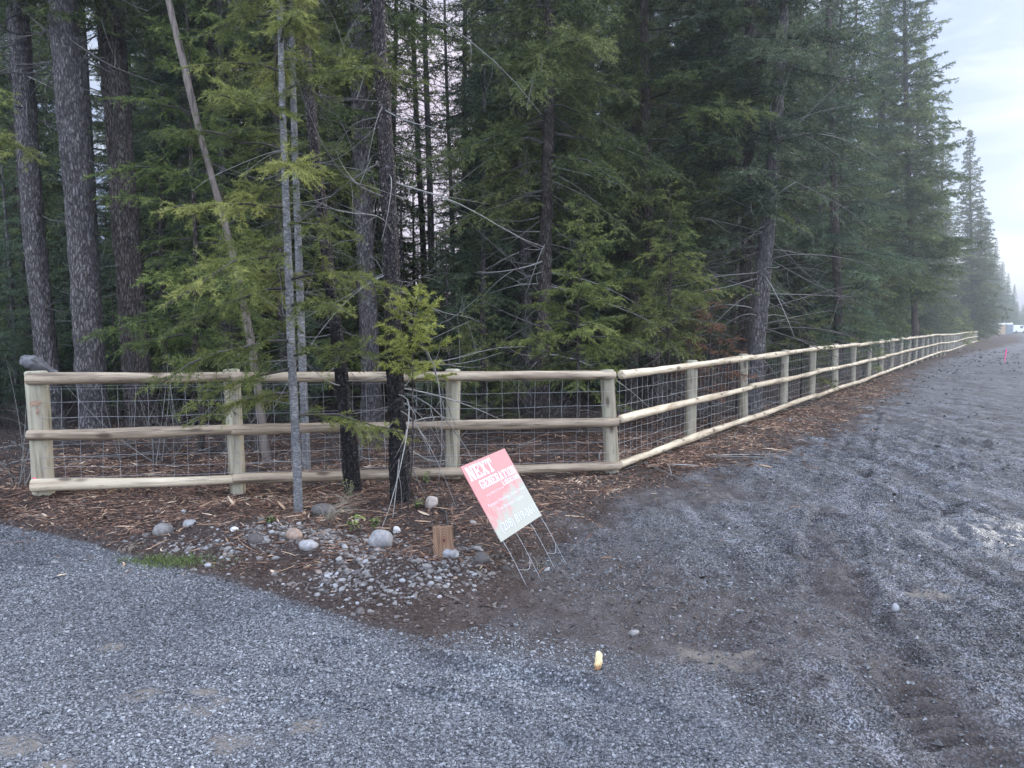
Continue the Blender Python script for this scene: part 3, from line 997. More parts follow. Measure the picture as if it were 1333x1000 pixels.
def trunk_mesh(name, path, rads, seed, sides=22, rough=0.05, flare=True, top_flat=False, dz=0.10):
    """path: list of (x,y,z) local, rads same length"""
    g = np.random.default_rng(seed)
    path = np.array(path, float)
    rads = np.array(rads, float)
    z = path[:, 2]
    zs = []
    v = z[0]
    step = dz
    while v < z[-1]:
        zs.append(v)
        if v > 7: step *= 1.06
        v += step
    zs.append(z[-1])
    zs = np.array(zs)
    from_sp = lambda a: np.interp(zs, z, a)
    # smooth the polyline a little
    cx, cy, r = from_sp(path[:, 0]), from_sp(path[:, 1]), from_sp(rads)
    def sm(a, w=7):
        p = np.pad(a, (w // 2, w // 2), mode='reflect', reflect_type='odd')
        return np.convolve(p, np.ones(w) / w, 'valid')
    if len(zs) > 20:
        cx, cy = sm(cx), sm(cy)
    if flare:
        r = r * (1 + 0.45 * np.exp(-(zs - zs[0]) / 0.22))
    a = np.arange(sides) * 2 * math.pi / sides
    nz = g.normal(size=(len(zs), sides))
    nz = (nz + np.roll(nz, 1, 0) + np.roll(nz, 2, 0)) / 1.7
    lob = 1 + 0.03 * np.cos(2 * a + g.uniform(0, 6))[None] + 0.03 * np.cos(3 * a[None] + zs[:, None] * 0.6) + rough * nz
    if flare:
        lob = lob + 0.18 * np.exp(-(zs - zs[0]) / 0.2)[:, None] * np.cos(5 * a + g.uniform(0, 6))[None]
    V = np.stack([cx[:, None] + r[:, None] * lob * np.cos(a)[None], cy[:, None] + r[:, None] * lob * np.sin(a)[None], np.repeat(zs[:, None], sides, 1)], -1)
    if top_flat:
        V[-1, :, 2] += g.uniform(-0.06, 0.12, sides)
    idx = np.arange(len(zs) * sides).reshape(len(zs), sides)
    q = np.stack([idx[:-1], np.roll(idx, -1, 1)[:-1], np.roll(idx, -1, 1)[1:], idx[1:]], -1).reshape(-1, 4)
    return npmesh(name, V.reshape(-1, 3), [q, idx[-1][None]])

def conifer(seed, H, zb, Lmax, per_m=11, prof=0.8, e_low=-6, e_top=38, g=(0.08, 0.28), tw=(0.09, 0.40, 0.05, 52), sub=(0.08, 0.34, 0.03, 50),
            ndl=(0.05, 0.011, 0.022), dead=None, path=None, r_of=None, tone=0.42, zmax=None, stem_w=0.004, base_ramp=0.15, flat=42.0, az_skip=None, dead_kw=None, tone_var=0.12):
    """returns (branches mesh, crown mesh); path: function z-> (x,y)"""
    rg = np.random.default_rng(seed)
    cen = path or (lambda z: (0 * z, 0 * z))
    nb = int((H - zb) * per_m)
    z = zb + (H - zb) * (np.arange(nb) + rg.uniform(0, 1, nb)) / nb
    x = (z - zb) / (H - zb)
    # small whorls
    az = np.arange(nb) * 2.399963 + rg.normal(0, 0.35, nb)
    L = Lmax * (1 - x) ** prof * (0.6 + 0.4 * np.minimum(1, x / base_ramp)) * rg.uniform(0.55, 1.12, nb) + 0.10
    if zmax:
        k = z < zmax
        z, x, az, L = z[k], x[k], az[k], L[k]
        nb = len(z)
    if az_skip:
        dz_ = np.abs((az - az_skip[0] + math.pi) % (2 * math.pi) - math.pi)
        k = (dz_ > az_skip[1]) | (rg.uniform(size=nb) > az_skip[2])
        z, x, az, L = z[k], x[k], az[k], L[k]
        nb = len(z)
    el = np.radians(e_low + (e_top - e_low) * x ** 1.3 + rg.normal(0, 6, nb))
    D = np.stack([np.cos(az) * np.cos(el), np.sin(az) * np.cos(el), np.sin(el)], 1)
    cx, cy = cen(z)
    P0 = np.stack([cx, cy, z], 1)
    G = rg.uniform(g[0], g[1], nb)
    B = unit(np.cross(D, ZUP))
    N = unit(np.cross(B, D))
    TB = np.clip(tone + rg.normal(0, tone_var, nb), 0, 1)
    mb = MB()
    K = 7
    s = np.linspace(0, 1, K)
    P = P0[:, None] + L[:, None, None] * (D[:, None] * s[None, :, None] - ZUP * (G[:, None] * s[None] ** 2)[..., None])
    P[:, 1:-1] += rg.normal(0, 0.012, (nb, K - 2, 3)) * L[:, None, None]
    rad = (0.004 + 0.0085 * L)[:, None] * (1 - 0.85 * s)[None]
    V, F = tubes(P, rad, 4, False)
    mb.add(V, F, np.repeat(np.clip(0.3 + rg.normal(0, 0.15, nb), 0, 1), K * 4))
    VV, TT = [], []
    t1 = spawn(P0, D, L, G, N, TB, tw[0], 0.16, tw[1], tw[2], tw[3], rg, 0.85, (0.05, 0.4))
    sets = [t1]
    tipset = (P0 + 0.0, D, L, G, N, TB)
    if sub:
        big = t1[2] > 0.12
        t2 = spawn(*[a[big] for a in t1], sub[0], 0.15, sub[1], sub[2], sub[3], rg, 0.8, (0.05, 0.35))
        sets.append(t2)
    # stems
    for st in sets[:1]:
        Pa, Da, La, Ga = st[0], st[1], st[2], st[3]
        e = Pa + La[:, None] * (Da - ZUP * Ga[:, None])
        w = unit(np.cross(Da, ZUP)) * stem_w
        VS = np.stack([Pa - w, Pa + w, e], 1).reshape(-1, 3)
        mb.add(VS, np.arange(len(VS)).reshape(-1, 3), 0.45)
    for st in sets + [tipset]:
        v, t = needles(*st, ndl[0], ndl[1], ndl[2], rg, flat)
        VV.append(v)
        TT.append(t)
    if dead:
        z0, z1, pm = dead
        nd_ = max(1, int((z1 - z0) * pm))
        zd = rg.uniform(z0, z1, nd_)
        cx, cy = cen(zd)
        dk = dict(tone=0.6, curl=0.3, forks=4, r0=0.014)
        lr = (0.35, 0.85)
        if dead_kw:
            dk.update({k: v for k, v in dead_kw.items() if k != 'len'})
            lr = dead_kw.get('len', lr)
        ln = Lmax * rg.uniform(*lr, nd_)
        dead_limbs(np.stack([cx, cy, zd], 1), rg.uniform(0, 2 * math.pi, nd_), ln, np.radians(rg.normal(-8, 12, nd_)), rg, mb, **dk)
    V = np.concatenate(VV)
    n0 = len(V)
    mb.V.insert(0, V)
    mb.A.insert(0, np.concatenate(TT))
    F = [np.arange(n0).reshape(-1, 3)] + [np.concatenate(f) + n0 for f in mb.F.values()]
    crown = npmesh('crown', np.concatenate(mb.V), F, {'tone': np.concatenate(mb.A)}, False)
    mi = np.ones(len(crown.polygons), np.int32)
    mi[:n0 // 3] = 0
    crown.polygons.foreach_set('material_index', mi)
    return crown

def link_crown(crown, needle, parent):
    if len(crown.materials) == 0:
        crown.materials.append(needle)
        crown.materials.append(M_LIMB)
    o = bpy.data.objects.new('crown', crown)
    COL.objects.link(o)
    o.parent = parent
    if crown.materials[0] != needle:
        o.material_slots[0].link = 'OBJECT'
        o.material_slots[0].material = needle
    return o

TRI_COUNT = [0]
def proto(seed, H, r0, **kw):
    """straight tree: returns dict of meshes"""
    g = np.random.default_rng(seed + 5)
    lx, ly = g.normal(0, 0.012, 2)
    p = lambda z: (lx * z + 0.05 * np.sin(z * 0.5 + seed), ly * z + 0.05 * np.cos(z * 0.43 + seed))
    zz = np.linspace(-0.3, H, 40)
    px_, py_ = p(zz)
    rr_ = r0 * (1 - np.clip(zz, 0, H) / H) ** 0.8 + 0.006
    tm = trunk_mesh('trunk', np.stack([px_, py_, zz], 1), rr_, seed, 12, 0.05, True, dz=0.25)
    cr = conifer(seed, H, path=p, **kw)
    TRI_COUNT[0] += len(cr.polygons)
    return dict(trunk=tm, crown=cr, H=H)

def tree_from(name, pr, loc, rz, scale, label, cat, group, bark, needle, lean=(0, 0), crown_only_trunk=None):
    root = empty(name, loc, (lean[0], lean[1], rz))
    root.scale = scale if isinstance(scale, (tuple, list)) else (scale,) * 3
    tag(root, label, cat, group)
    if len(pr['trunk'].materials) == 0:
        pr['trunk'].materials.append(bark)
    o = link('trunk', pr['trunk'], None, root)
    if pr['trunk'].materials[0] != bark:
        o.material_slots[0].link = 'OBJECT'
        o.material_slots[0].material = bark
    link_crown(pr['crown'], needle, root)
    return root

# prototypes ---------------------------------------------------------------
MIDN = (0.075, 0.016, 0.034)
PT = {}
PT['tall_a'] = proto(11, 23, 0.24, zb=1.8, Lmax=2.9, per_m=8, ndl=MIDN, tw=(0.11, 0.40, 0.06, 50), sub=(0.10, 0.34, 0.03, 50), dead=(0.8, 3.5, 6), tone=0.46)
PT['tall_b'] = proto(12, 20, 0.19, zb=1.0, Lmax=2.4, per_m=9, ndl=MIDN, tw=(0.11, 0.42, 0.06, 52), sub=(0.10, 0.34, 0.03, 50), dead=(0.6, 2.4, 6), tone=0.42)
PT['tall_c'] = proto(13, 25, 0.26, zb=3.4, Lmax=3.2, per_m=8, ndl=MIDN, tw=(0.12, 0.40, 0.06, 48), sub=(0.11, 0.34, 0.03, 50), dead=(1.2, 4.6, 8), tone=0.45, g=(0.15, 0.4))
PT['pole_a'] = proto(15, 11, 0.09, zb=0.6, Lmax=1.75, per_m=10, ndl=MIDN, tw=(0.11, 0.42, 0.06, 52), sub=(0.10, 0.34, 0.03, 50), dead=(0.3, 2.4, 8), tone=0.44, prof=0.75)
PT['pole_b'] = proto(16, 9, 0.075, zb=0.4, Lmax=1.6, per_m=11, ndl=MIDN, tw=(0.11, 0.42, 0.06, 52), sub=(0.10, 0.34, 0.03, 50), tone=0.48, prof=0.85)
FARN = (0.15, 0.036, 0.075)
PT['edge_a'] = proto(21, 21, 0.24, zb=0.8, Lmax=3.4, per_m=11, ndl=FARN, tw=(0.17, 0.42, 0.10, 50), sub=(0.2, 0.34, 0.05, 50), tone=0.48, prof=0.85)
PT['edge_b'] = proto(22, 18, 0.20, zb=0.5, Lmax=3.0, per_m=12, ndl=FARN, tw=(0.17, 0.42, 0.10, 50), sub=(0.2, 0.34, 0.05, 50), tone=0.50, prof=0.75)
PT['slim'] = proto(31, 17, 0.09, zb=2.6, Lmax=1.35, per_m=6.5, ndl=(0.09, 0.02, 0.05), tw=(0.14, 0.4, 0.06, 50), sub=None, dead=(0.8, 7.5, 6), tone=0.36)
YN = (0.055, 0.010, 0.020)
PT['young_a'] = proto(41, 4.2, 0.035, zb=0.35, Lmax=1.15, per_m=16, ndl=YN, tw=(0.075, 0.42, 0.04, 52), sub=(0.07, 0.34, 0.02, 50), tone=0.5, e_low=2, prof=0.9)
PT['young_b'] = proto(42, 3.2, 0.03, zb=0.2, Lmax=0.95, per_m=18, ndl=YN, tw=(0.075, 0.42, 0.04, 52), sub=(0.07, 0.34, 0.02, 50), tone=0.45, e_low=0, prof=0.8)
PT['young_c'] = proto(43, 5.5, 0.05, zb=0.9, Lmax=1.3, per_m=13, ndl=YN, tw=(0.085, 0.40, 0.04, 50), sub=(0.08, 0.34, 0.02, 50), tone=0.45, e_low=-4, g=(0.15, 0.4), dead=(0.2, 1.2, 10))
print('proto tris', TRI_COUNT[0])

# named foreground trees ------------------------------------------------------
def px_trunk(Y, pts, H, seed, sides=24, rough=0.05, flare=True, **kw):
    """trunk from photo outline: pts [(px,py,width px)] listed from the base up. Returns root location, trunk mesh, path function"""
    W = [pt(x, y, Y) for x, y, w in pts]
    base = Vector((W[0].x, Y, gz(W[0].x, Y)))
    P = [(w.x - base.x, 0.0, w.z - base.z) for w in W]
    rr = [0.5 * w_ * Y / F_PX / _cp for _, _, w_ in pts]
    P[0] = (P[0][0], 0, -0.2)
    z1 = P[-1][2]
    sx = (P[-1][0] - P[-2][0]) / (P[-1][2] - P[-2][2])
    if H > z1:
        for f in (0.33, 0.66, 1.0):
            zz = z1 + (H - z1) * f
            P.append((P[-1][0] + sx * 0.7 * (zz - P[-1][2]), 0.0, zz))
            rr.append(max(0.008, rr[len(pts) - 1] * (1 - f) ** 0.9))
    P = np.array(P)
    me = trunk_mesh('trunk', P, rr, seed, sides, rough, flare, **kw)
    path = lambda z: (np.interp(z, P[:, 2], P[:, 0]), 0 * np.asarray(z, float))
    rad = lambda z: np.interp(z, P[:, 2], rr)
    return base, me, path, rad

def join_trunk(me, tw, bark):
    def arr(m):
        v = np.empty(len(m.vertices) * 3, np.float32); m.vertices.foreach_get('co', v)
        l = np.empty(len(m.loops), np.int32); m.loops.foreach_get('vertex_index', l)
        st = np.empty(len(m.polygons), np.int32); m.polygons.foreach_get('loop_start', st)
        n_ = np.diff(np.append(st, len(l)))
        return v.reshape(-1, 3), [np.stack([l[st[n_ == k] + i] for i in range(k)], 1) for k in np.unique(n_)]
    v0, f0 = arr(me)
    v1, f1 = arr(tw)
    t1 = np.empty(len(v1), np.float32); tw.attributes['tone'].data.foreach_get('value', t1)
    j = npmesh('trunk', np.concatenate([v0, v1]), f0 + [f + len(v0) for f in f1], {'tone': np.concatenate([np.full(len(v0), 0.5), t1])})
    mi = np.zeros(len(j.polygons), np.int32)
    mi[sum(len(f) for f in f0):] = 1
    j.polygons.foreach_set('material_index', mi)
    j.materials.append(bark)
    j.materials.append(M_LIMB)
    return j

def big_tree(name, label, Y, pts, H, seed, bark, needle, crown=None, shared=None, dead=None, dead_kw=None, group=None, **tk):
    base, me, path, rad = px_trunk(Y, pts, H, seed, **tk)
    root = tag(empty(name, base), label, 'tree', group)
    trunk_o = link('trunk', me, bark, root)
    if crown:
        cr = conifer(seed, H, path=path, dead=dead, dead_kw=dead_kw, **crown)
        link_crown(cr, needle, root)
        print(name, 'tris', len(cr.polygons))
    elif dead:
        rg = np.random.default_rng(seed)
        mb = MB()
        z0, z1, pm = dead
        n_ = int((z1 - z0) * pm)
        zd = rg.uniform(z0, z1, n_)
        cx, cy = path(zd)
        kw = dict(tone=0.7, curl=0.4, forks=3, r0=0.011)
        lr = (0.3, 1.2)
        if dead_kw:
            kw.update({k: v for k, v in dead_kw.items() if k != 'len'})
            lr = dead_kw.get('len', lr)
        dead_limbs(np.stack([cx, cy, zd], 1), rg.uniform(0, 2 * math.pi, n_), rg.uniform(*lr, n_), np.radians(rg.normal(0, 16, n_)), rg, mb, **kw)
        trunk_o.data = join_trunk(me, mb.mesh('dead_twigs'), bark)
    if shared:
        pr, zoff, sc = shared
        o = link_crown(shared[0]['crown'], needle, root)
        x1, _ = path(np.array([2.0]))
        x2, _ = path(np.array([9.0]))
        sl = float(x2[0] - x1[0]) / 7
        o.location = (float(x1[0]) - sl * 2.0 + sl * zoff, 0, zoff)
        o.scale = (sc, sc, sc)
        o.rotation_euler = (0, math.atan(sl), seed * 1.3)
    return root

big_tree('fir_tree', 'leftmost tall grey fir trunk, behind the left end post of the short fence', 12.0, [(71, 563, 29), (62, 475, 28), (47, 330, 26), (22, 0, 24)], 24, 1001, M_BARK, M_NEEDLE, shared=(PT['tall_c'], 3.5, 0.85), dead=(1.0, 6.0, 3), dead_kw=dict(len=(0.4, 1.6)))
big_tree('fir_tree', 'thick grey fir trunk with pale lichen, second from left', 11.0, [(126, 575, 38), (122, 540, 36), (109, 330, 35), (80, 0, 32)], 25, 1002, M_BARK, M_NEEDLE, shared=(PT['tall_a'], 4.5, 0.85), dead=(1.5, 6.0, 2.5), dead_kw=dict(len=(0.4, 1.5)))
big_tree('fir_tree', 'thick brown fir trunk, third from the left behind the short fence', 11.8, [(186, 565, 38), (178, 480, 35), (167, 330, 33), (142, 0, 31)], 24, 1003, M_BARK_BROWN, M_NEEDLE, shared=(PT['tall_b'], 4.8, 0.9), dead=(1.5, 6.5, 3), dead_kw=dict(len=(0.4, 1.5)))
big_tree('dead_snag', 'thin bare leaning dead trunk crossing behind the bright green fir', 9.6, [(350, 594, 12), (326, 440, 9.5), (309, 355, 9), (291, 282, 8.5), (264, 190, 8), (242, 95, 8.5), (219, 0, 8)], 7.4, 1004, M_SNAG, None, sides=12, rough=0.09, flare=False)
big_tree('fir_tree', 'slender pale young fir with bright green drooping boughs before the short fence', 6.62, [(389, 676, 12), (386, 580, 11), (380, 480, 10.5), (375, 330, 9.5), (368, 150, 8), (364, 0, 6.5)], 7.2, 1005, M_BARK_PALE, M_NEEDLE_FRESH,
         crown=dict(zb=0.85, Lmax=1.5, per_m=11.5, prof=0.5, e_low=-2, e_top=30, g=(0.10, 0.34), ndl=(0.036, 0.0052, 0.0085), tw=(0.062, 0.36, 0.05, 55), sub=(0.055, 0.36, 0.025, 52), tone=0.47, stem_w=0.0016, base_ramp=0.28, tone_var=0.16, az_skip=(0.35, 1.1, 0.72)),
         dead=(0.5, 3.2, 9), dead_kw=dict(len=(0.15, 0.55), r0=0.006, tone=0.8), sides=16, rough=0.02, flare=False)
big_tree('fir_tree', 'pale slim trunk close behind the bright green fir, behind the short fence', 8.6, [(400, 612, 11), (394, 480, 10), (389, 330, 9), (384, 200, 8), (379, 0, 7)], 9.5, 1006, M_BARK_PALE, M_NEEDLE,
         crown=dict(zb=2.2, Lmax=1.2, per_m=8, prof=0.6, e_low=-6, e_top=30, g=(0.1, 0.35), ndl=(0.045, 0.007, 0.014), tw=(0.08, 0.38, 0.05, 52), sub=(0.075, 0.34, 0.025, 50), tone=0.42, stem_w=0.002),
         dead=(0.7, 3.0, 9), dead_kw=dict(len=(0.2, 0.7), r0=0.008, tone=0.8), sides=14, rough=0.02, flare=False)
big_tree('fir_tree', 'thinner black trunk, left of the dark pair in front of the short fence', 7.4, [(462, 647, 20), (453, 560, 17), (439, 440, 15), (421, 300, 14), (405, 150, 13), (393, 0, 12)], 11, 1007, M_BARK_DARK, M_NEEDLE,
         crown=dict(zb=4.4, Lmax=1.2, per_m=6, prof=0.5, e_low=-8, e_top=25, g=(0.1, 0.35), ndl=(0.045, 0.0065, 0.012), tw=(0.08, 0.36, 0.05, 52), sub=(0.07, 0.34, 0.025, 50), tone=0.42, stem_w=0.002),
         dead=(0.3, 5.5, 9), dead_kw=dict(len=(0.25, 0.9), r0=0.008, tone=0.75, curl=0.5), rough=0.10)
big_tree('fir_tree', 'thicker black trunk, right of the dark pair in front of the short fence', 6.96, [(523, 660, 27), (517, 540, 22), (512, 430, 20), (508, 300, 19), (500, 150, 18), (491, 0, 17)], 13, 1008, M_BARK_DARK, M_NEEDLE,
         crown=dict(zb=4.6, Lmax=1.4, per_m=7, prof=0.5, e_low=-8, e_top=25, g=(0.1, 0.35), ndl=(0.045, 0.0065, 0.014), tw=(0.08, 0.36, 0.05, 52), sub=(0.07, 0.34, 0.025, 50), tone=0.42, stem_w=0.002),
         dead=(0.25, 5.5, 10), dead_kw=dict(len=(0.3, 1.1), r0=0.009, tone=0.8, curl=0.55), rough=0.10)
big_tree('fir_tree', 'grey brown fir trunk standing behind the two dark trunks', 13.0, [(486, 552, 27), (480, 420, 24), (474, 300, 23), (470, 150, 23), (462, 0, 22)], 23, 1009, M_BARK, M_NEEDLE, shared=(PT['tall_b'], 3.2, 0.95), dead=(1.0, 6.5, 6), dead_kw=dict(len=(0.5, 1.8), tone=0.75))
big_tree('fir_tree', 'mature fir with lichen covered bare lower limbs behind the middle of the short fence', 12.5, [(702, 558, 22), (705, 480, 19), (709, 380, 17), (713, 200, 15), (717, 0, 12)], 21, 1010, M_BARK_BROWN, M_NEEDLE,
         crown=dict(zb=3.3, Lmax=2.7, per_m=10, prof=0.75, e_low=-10, e_top=35, g=(0.12, 0.4), ndl=(0.062, 0.012, 0.024), tw=(0.10, 0.38, 0.06, 52), sub=(0.09, 0.34, 0.03, 50), tone=0.55, zmax=13),
         dead=(0.9, 4.2, 12), dead_kw=dict(len=(0.3, 0.8), r0=0.016, tone=0.75, curl=0.25))
big_tree('fir_tree', 'tall straight brown trunk, left of the pair standing behind the long fence', 14.6, [(966, 542, 17), (969, 440, 15), (973, 300, 14.5), (977, 150, 14), (978, 0, 13)], 24, 1011, M_BARK_BROWN, M_NEEDLE_BLUE, shared=(PT['tall_b'], 2.0, 1.0), dead=(0.8, 4.5, 8), dead_kw=dict(len=(0.5, 1.8), tone=0.5))
big_tree('fir_tree', 'leaning grey trunk with drooping bare limbs, right of the pair standing behind the long fence', 14.2, [(976, 545, 25), (985, 440, 22), (996, 320, 19), (1004, 240, 17), (1012, 150, 14), (1022, 0, 10)], 19, 1012, M_BARK, M_NEEDLE_BLUE, shared=(PT['tall_a'], 1.6, 1.05), dead=(1.2, 5.5, 12), dead_kw=dict(len=(0.8, 2.6), tone=0.7, r0=0.013))
big_tree('fir_tree', 'dark fir trunk with feathery boughs between the mature fir and the leaning grey trunk', 14.5, [(856, 540, 15), (850, 440, 13), (845, 300, 12), (841, 150, 11), (838, 0, 9)], 20, 1013, M_BARK_BROWN, M_NEEDLE, shared=(PT['tall_a'], 0.2, 0.9))
big_tree('fir_tree', 'brown fir trunk behind the fifth post of the long fence', 23.0, [(1094, 500, 12), (1092, 440, 11), (1088, 320, 10), (1084, 200, 8), (1078, 0, 6)], 19, 1014, M_BARK_BROWN, M_NEEDLE_BLUE, shared=(PT['tall_b'], 0.0, 1.1), dead=(0.8, 4.5, 6), dead_kw=dict(len=(0.5, 2.0), tone=0.6))
big_tree('fir_tree', 'tall feathery fir with clear lower trunk, outlined against the sky at the forest edge', 38.0, [(1193, 466, 9.5), (1191, 430, 8.5), (1187, 320, 7.5), (1182, 210, 7), (1178, 60, 5)], 25, 1015, M_BARK_BROWN, M_NEEDLE,
         crown=dict(zb=3.0, Lmax=3.1, per_m=13, prof=0.5, ndl=(0.15, 0.034, 0.07), tw=(0.16, 0.42, 0.10, 50), sub=(0.18, 0.34, 0.05, 50), tone=0.5, g=(0.0, 0.2), e_low=0), sides=12)
# (small trees) bright yellow sapling in front of the thicker dark trunk
def small_tree(name, label, cat, Y, pxb, pyt, seed, needle, bark, r0, crown, dead=None, dead_kw=None, lean=0.0, group=None):
    xb = pt(pxb, 600, Y).x
    zg = gz(xb, Y)
    H = pt(pxb, pyt, Y).z - zg
    root = tag(empty(name, (xb, Y, zg)), label, cat, group)
    p = lambda z: (lean * np.asarray(z, float) + 0.02 * np.sin(np.asarray(z, float) * 3), 0.015 * np.sin(np.asarray(z, float) * 2.3))
    zz = np.linspace(-0.12, H, 26)
    px_, py_ = p(zz)
    link('trunk', trunk_mesh('trunk', np.stack([px_, py_, zz], 1), r0 * (1 - np.clip(zz, 0, H) / H) ** 0.7 + 0.003, seed, 8, 0.03, False), bark, root)
    cr = conifer(seed, H, path=p, dead=dead, dead_kw=dead_kw, **crown)
    link_crown(cr, needle, root)
    return root
small_tree('fir_sapling', 'bright yellow green fir sapling rising beside the thicker black trunk', 'sapling', 6.60, 530, 391, 1101, M_NEEDLE_YELLOW, M_BARK_BROWN, 0.007,
           dict(zb=1.12, Lmax=0.40, per_m=38, prof=0.5, e_low=5, e_top=55, g=(-0.15, 0.1), ndl=(0.040, 0.0065, 0.006), tw=(0.06, 0.40, 0.05, 50), sub=None, tone=0.5, stem_w=0.002, flat=60, base_ramp=0.3), dead=(0.25, 1.2, 20), dead_kw=dict(len=(0.3, 1.0), r0=0.004, tone=0.6, curl=0.5), lean=0.05)
small_tree('young_fir', 'young fir with olive green boughs rising behind the first bay of the short fence', 'young fir', 10.0, 262, -110, 1110, M_NEEDLE_FRESH, M_BARK_BROWN, 0.04, dict(zb=1.0, Lmax=1.5, per_m=10, prof=0.6, e_low=-4, g=(0.12, 0.4), ndl=(0.045, 0.007, 0.013), tw=(0.075, 0.40, 0.05, 54), sub=(0.07, 0.34, 0.025, 50), tone=0.30, stem_w=0.002), dead=(0.3, 1.6, 10), dead_kw=dict(len=(0.2, 0.6), r0=0.007, tone=0.6))
small_tree('young_fir', 'young fir with olive green boughs rising between the two black trunks', 'young fir', 13.8, 436, 20, 1111, M_NEEDLE_FRESH, M_BARK_BROWN, 0.04, dict(zb=1.2, Lmax=1.3, per_m=9, prof=0.6, e_low=-4, g=(0.12, 0.4), ndl=(0.045, 0.008, 0.015), tw=(0.08, 0.40, 0.05, 54), sub=(0.075, 0.34, 0.025, 50), tone=0.28, stem_w=0.002), dead=(0.3, 1.8, 10), dead_kw=dict(len=(0.2, 0.7), r0=0.007, tone=0.6))
small_tree('young_fir', 'yellowish green fir boughs hanging in at the left edge before the leftmost trunk', 'young fir', 9.6, -30, 60, 1112, M_NEEDLE_FRESH, M_BARK_BROWN, 0.05, dict(zb=3.6, Lmax=1.5, per_m=9, prof=0.4, e_low=-2, g=(0.05, 0.3), ndl=(0.05, 0.008, 0.012), tw=(0.075, 0.40, 0.05, 54), sub=(0.07, 0.34, 0.025, 50), tone=0.6, stem_w=0.002))
small_tree('young_fir', 'small dark green pointed young fir near the middle of the short fence', 'young fir', 11.2, 628, 362, 1102, M_NEEDLE, M_BARK_BROWN, 0.028, dict(zb=0.4, Lmax=0.95, per_m=20, prof=0.9, e_low=2, ndl=(0.05, 0.009, 0.017), tw=(0.07, 0.42, 0.04, 52), sub=(0.065, 0.34, 0.02, 50), tone=0.62))
small_tree('young_fir', 'layered green young fir with flat boughs right of the mature lichen fir', 'young fir', 11.0, 752, 262, 1103, M_NEEDLE_FRESH, M_BARK_BROWN, 0.02, dict(zb=0.7, Lmax=1.2, per_m=19, prof=0.6, e_low=0, g=(0.05, 0.25), ndl=(0.05, 0.009, 0.016), tw=(0.07, 0.42, 0.04, 52), sub=(0.065, 0.34, 0.02, 50), tone=0.40), dead=(0.2, 1.2, 14), dead_kw=dict(len=(0.2, 0.6), r0=0.006, tone=0.6))
small_tree('young_fir', 'light green young fir with bare grey stem behind the long fence', 'young fir', 12.2, 868, 238, 1104, M_NEEDLE_FRESH, M_BARK_BROWN, 0.024, dict(zb=1.3, Lmax=1.15, per_m=18, prof=0.7, e_low=-6, g=(0.12, 0.4), ndl=(0.05, 0.009, 0.017), tw=(0.075, 0.42, 0.04, 52), sub=(0.07, 0.34, 0.02, 50), tone=0.42), dead=(0.2, 2.0, 22), dead_kw=dict(len=(0.3, 0.9), r0=0.007, tone=0.55))
small_tree('young_fir', 'dead rust brown young fir behind the second post of the long fence', 'young fir', 12.4, 922, 378, 1105, M_NEEDLE_RUST, M_BARK_BROWN, 0.03, dict(zb=0.5, Lmax=1.0, per_m=16, prof=0.8, e_low=5, g=(0.1, 0.3), ndl=(0.05, 0.010, 0.022), tw=(0.08, 0.42, 0.04, 52), sub=(0.09, 0.34, 0.02, 50), tone=0.5), dead=(0.3, 2.2, 16), dead_kw=dict(len=(0.4, 1.0), r0=0.008, tone=0.4))
small_tree('young_fir', 'small yellowish young fir showing over the rail near the sixth long fence post', 'young fir', 24.5, 1120, 415, 1106, M_NEEDLE_FRESH, M_BARK_BROWN, 0.03, dict(zb=0.3, Lmax=0.9, per_m=18, prof=0.8, e_low=5, ndl=(0.07, 0.014, 0.03), tw=(0.09, 0.42, 0.04, 52), sub=(0.08, 0.34, 0.02, 50), tone=0.5))
small_tree('young_fir', 'mid green young fir between the brown trunks just behind the long fence', 'young fir', 17.6, 1040, 372, 1107, M_NEEDLE, M_BARK_BROWN, 0.03, dict(zb=0.4, Lmax=1.1, per_m=16, prof=0.8, e_low=3, ndl=(0.06, 0.012, 0.024), tw=(0.085, 0.42, 0.04, 52), sub=(0.08, 0.34, 0.02, 50), tone=0.55))
small_tree('young_fir', 'pale yellowish green young fir low behind the far part of the long fence', 'young fir', 61, 1247, 408, 1108, M_NEEDLE_FRESH, M_BARK_BROWN, 0.04, dict(zb=0.3, Lmax=1.5, per_m=14, prof=0.8, e_low=5, ndl=(0.14, 0.034, 0.08), tw=(0.16, 0.42, 0.08, 52), sub=None, tone=0.5))

# background forest ------------------------------------------------------------
brg = np.random.default_rng(77)
placed = [(pt(x, 560, Y).x, Y) for x, Y in ((71, 12), (126, 11), (186, 11.8), (350, 9.6), (486, 13), (702, 12.5), (966, 14.6), (976, 14.2), (856, 14.5), (1094, 18), (1193, 36), (400, 8.6))]
def px_of(x, y):
    return 666.5 + F_PX * x / y
def in_gap(px, y, rad=2.6):
    # windows where the evening sky shows between the trunks
    return y > 13 and any(abs(px - c) < w + 0.45 * rad * F_PX / y for c, w in ((118, 12), (552, 36)))
GROUPS = {
    'tall': ('tall dark fir standing deep in the forest behind the fences', 'tree', 'tall firs filling the forest'),
    'edge': ('far bushy fir lining the forest edge beyond the end of the long fence', 'tree', 'far firs along the forest edge'),
    'slim': ('slender nearly bare dark trunk deep in the forest behind the short fence', 'tree', 'slender dark trunks in the forest'),
    'young': ('small dark young fir in the understorey behind the fences', 'young fir', 'young firs in the understorey'),
}
nplaced = dict(tall=0, edge=0, slim=0, young=0)
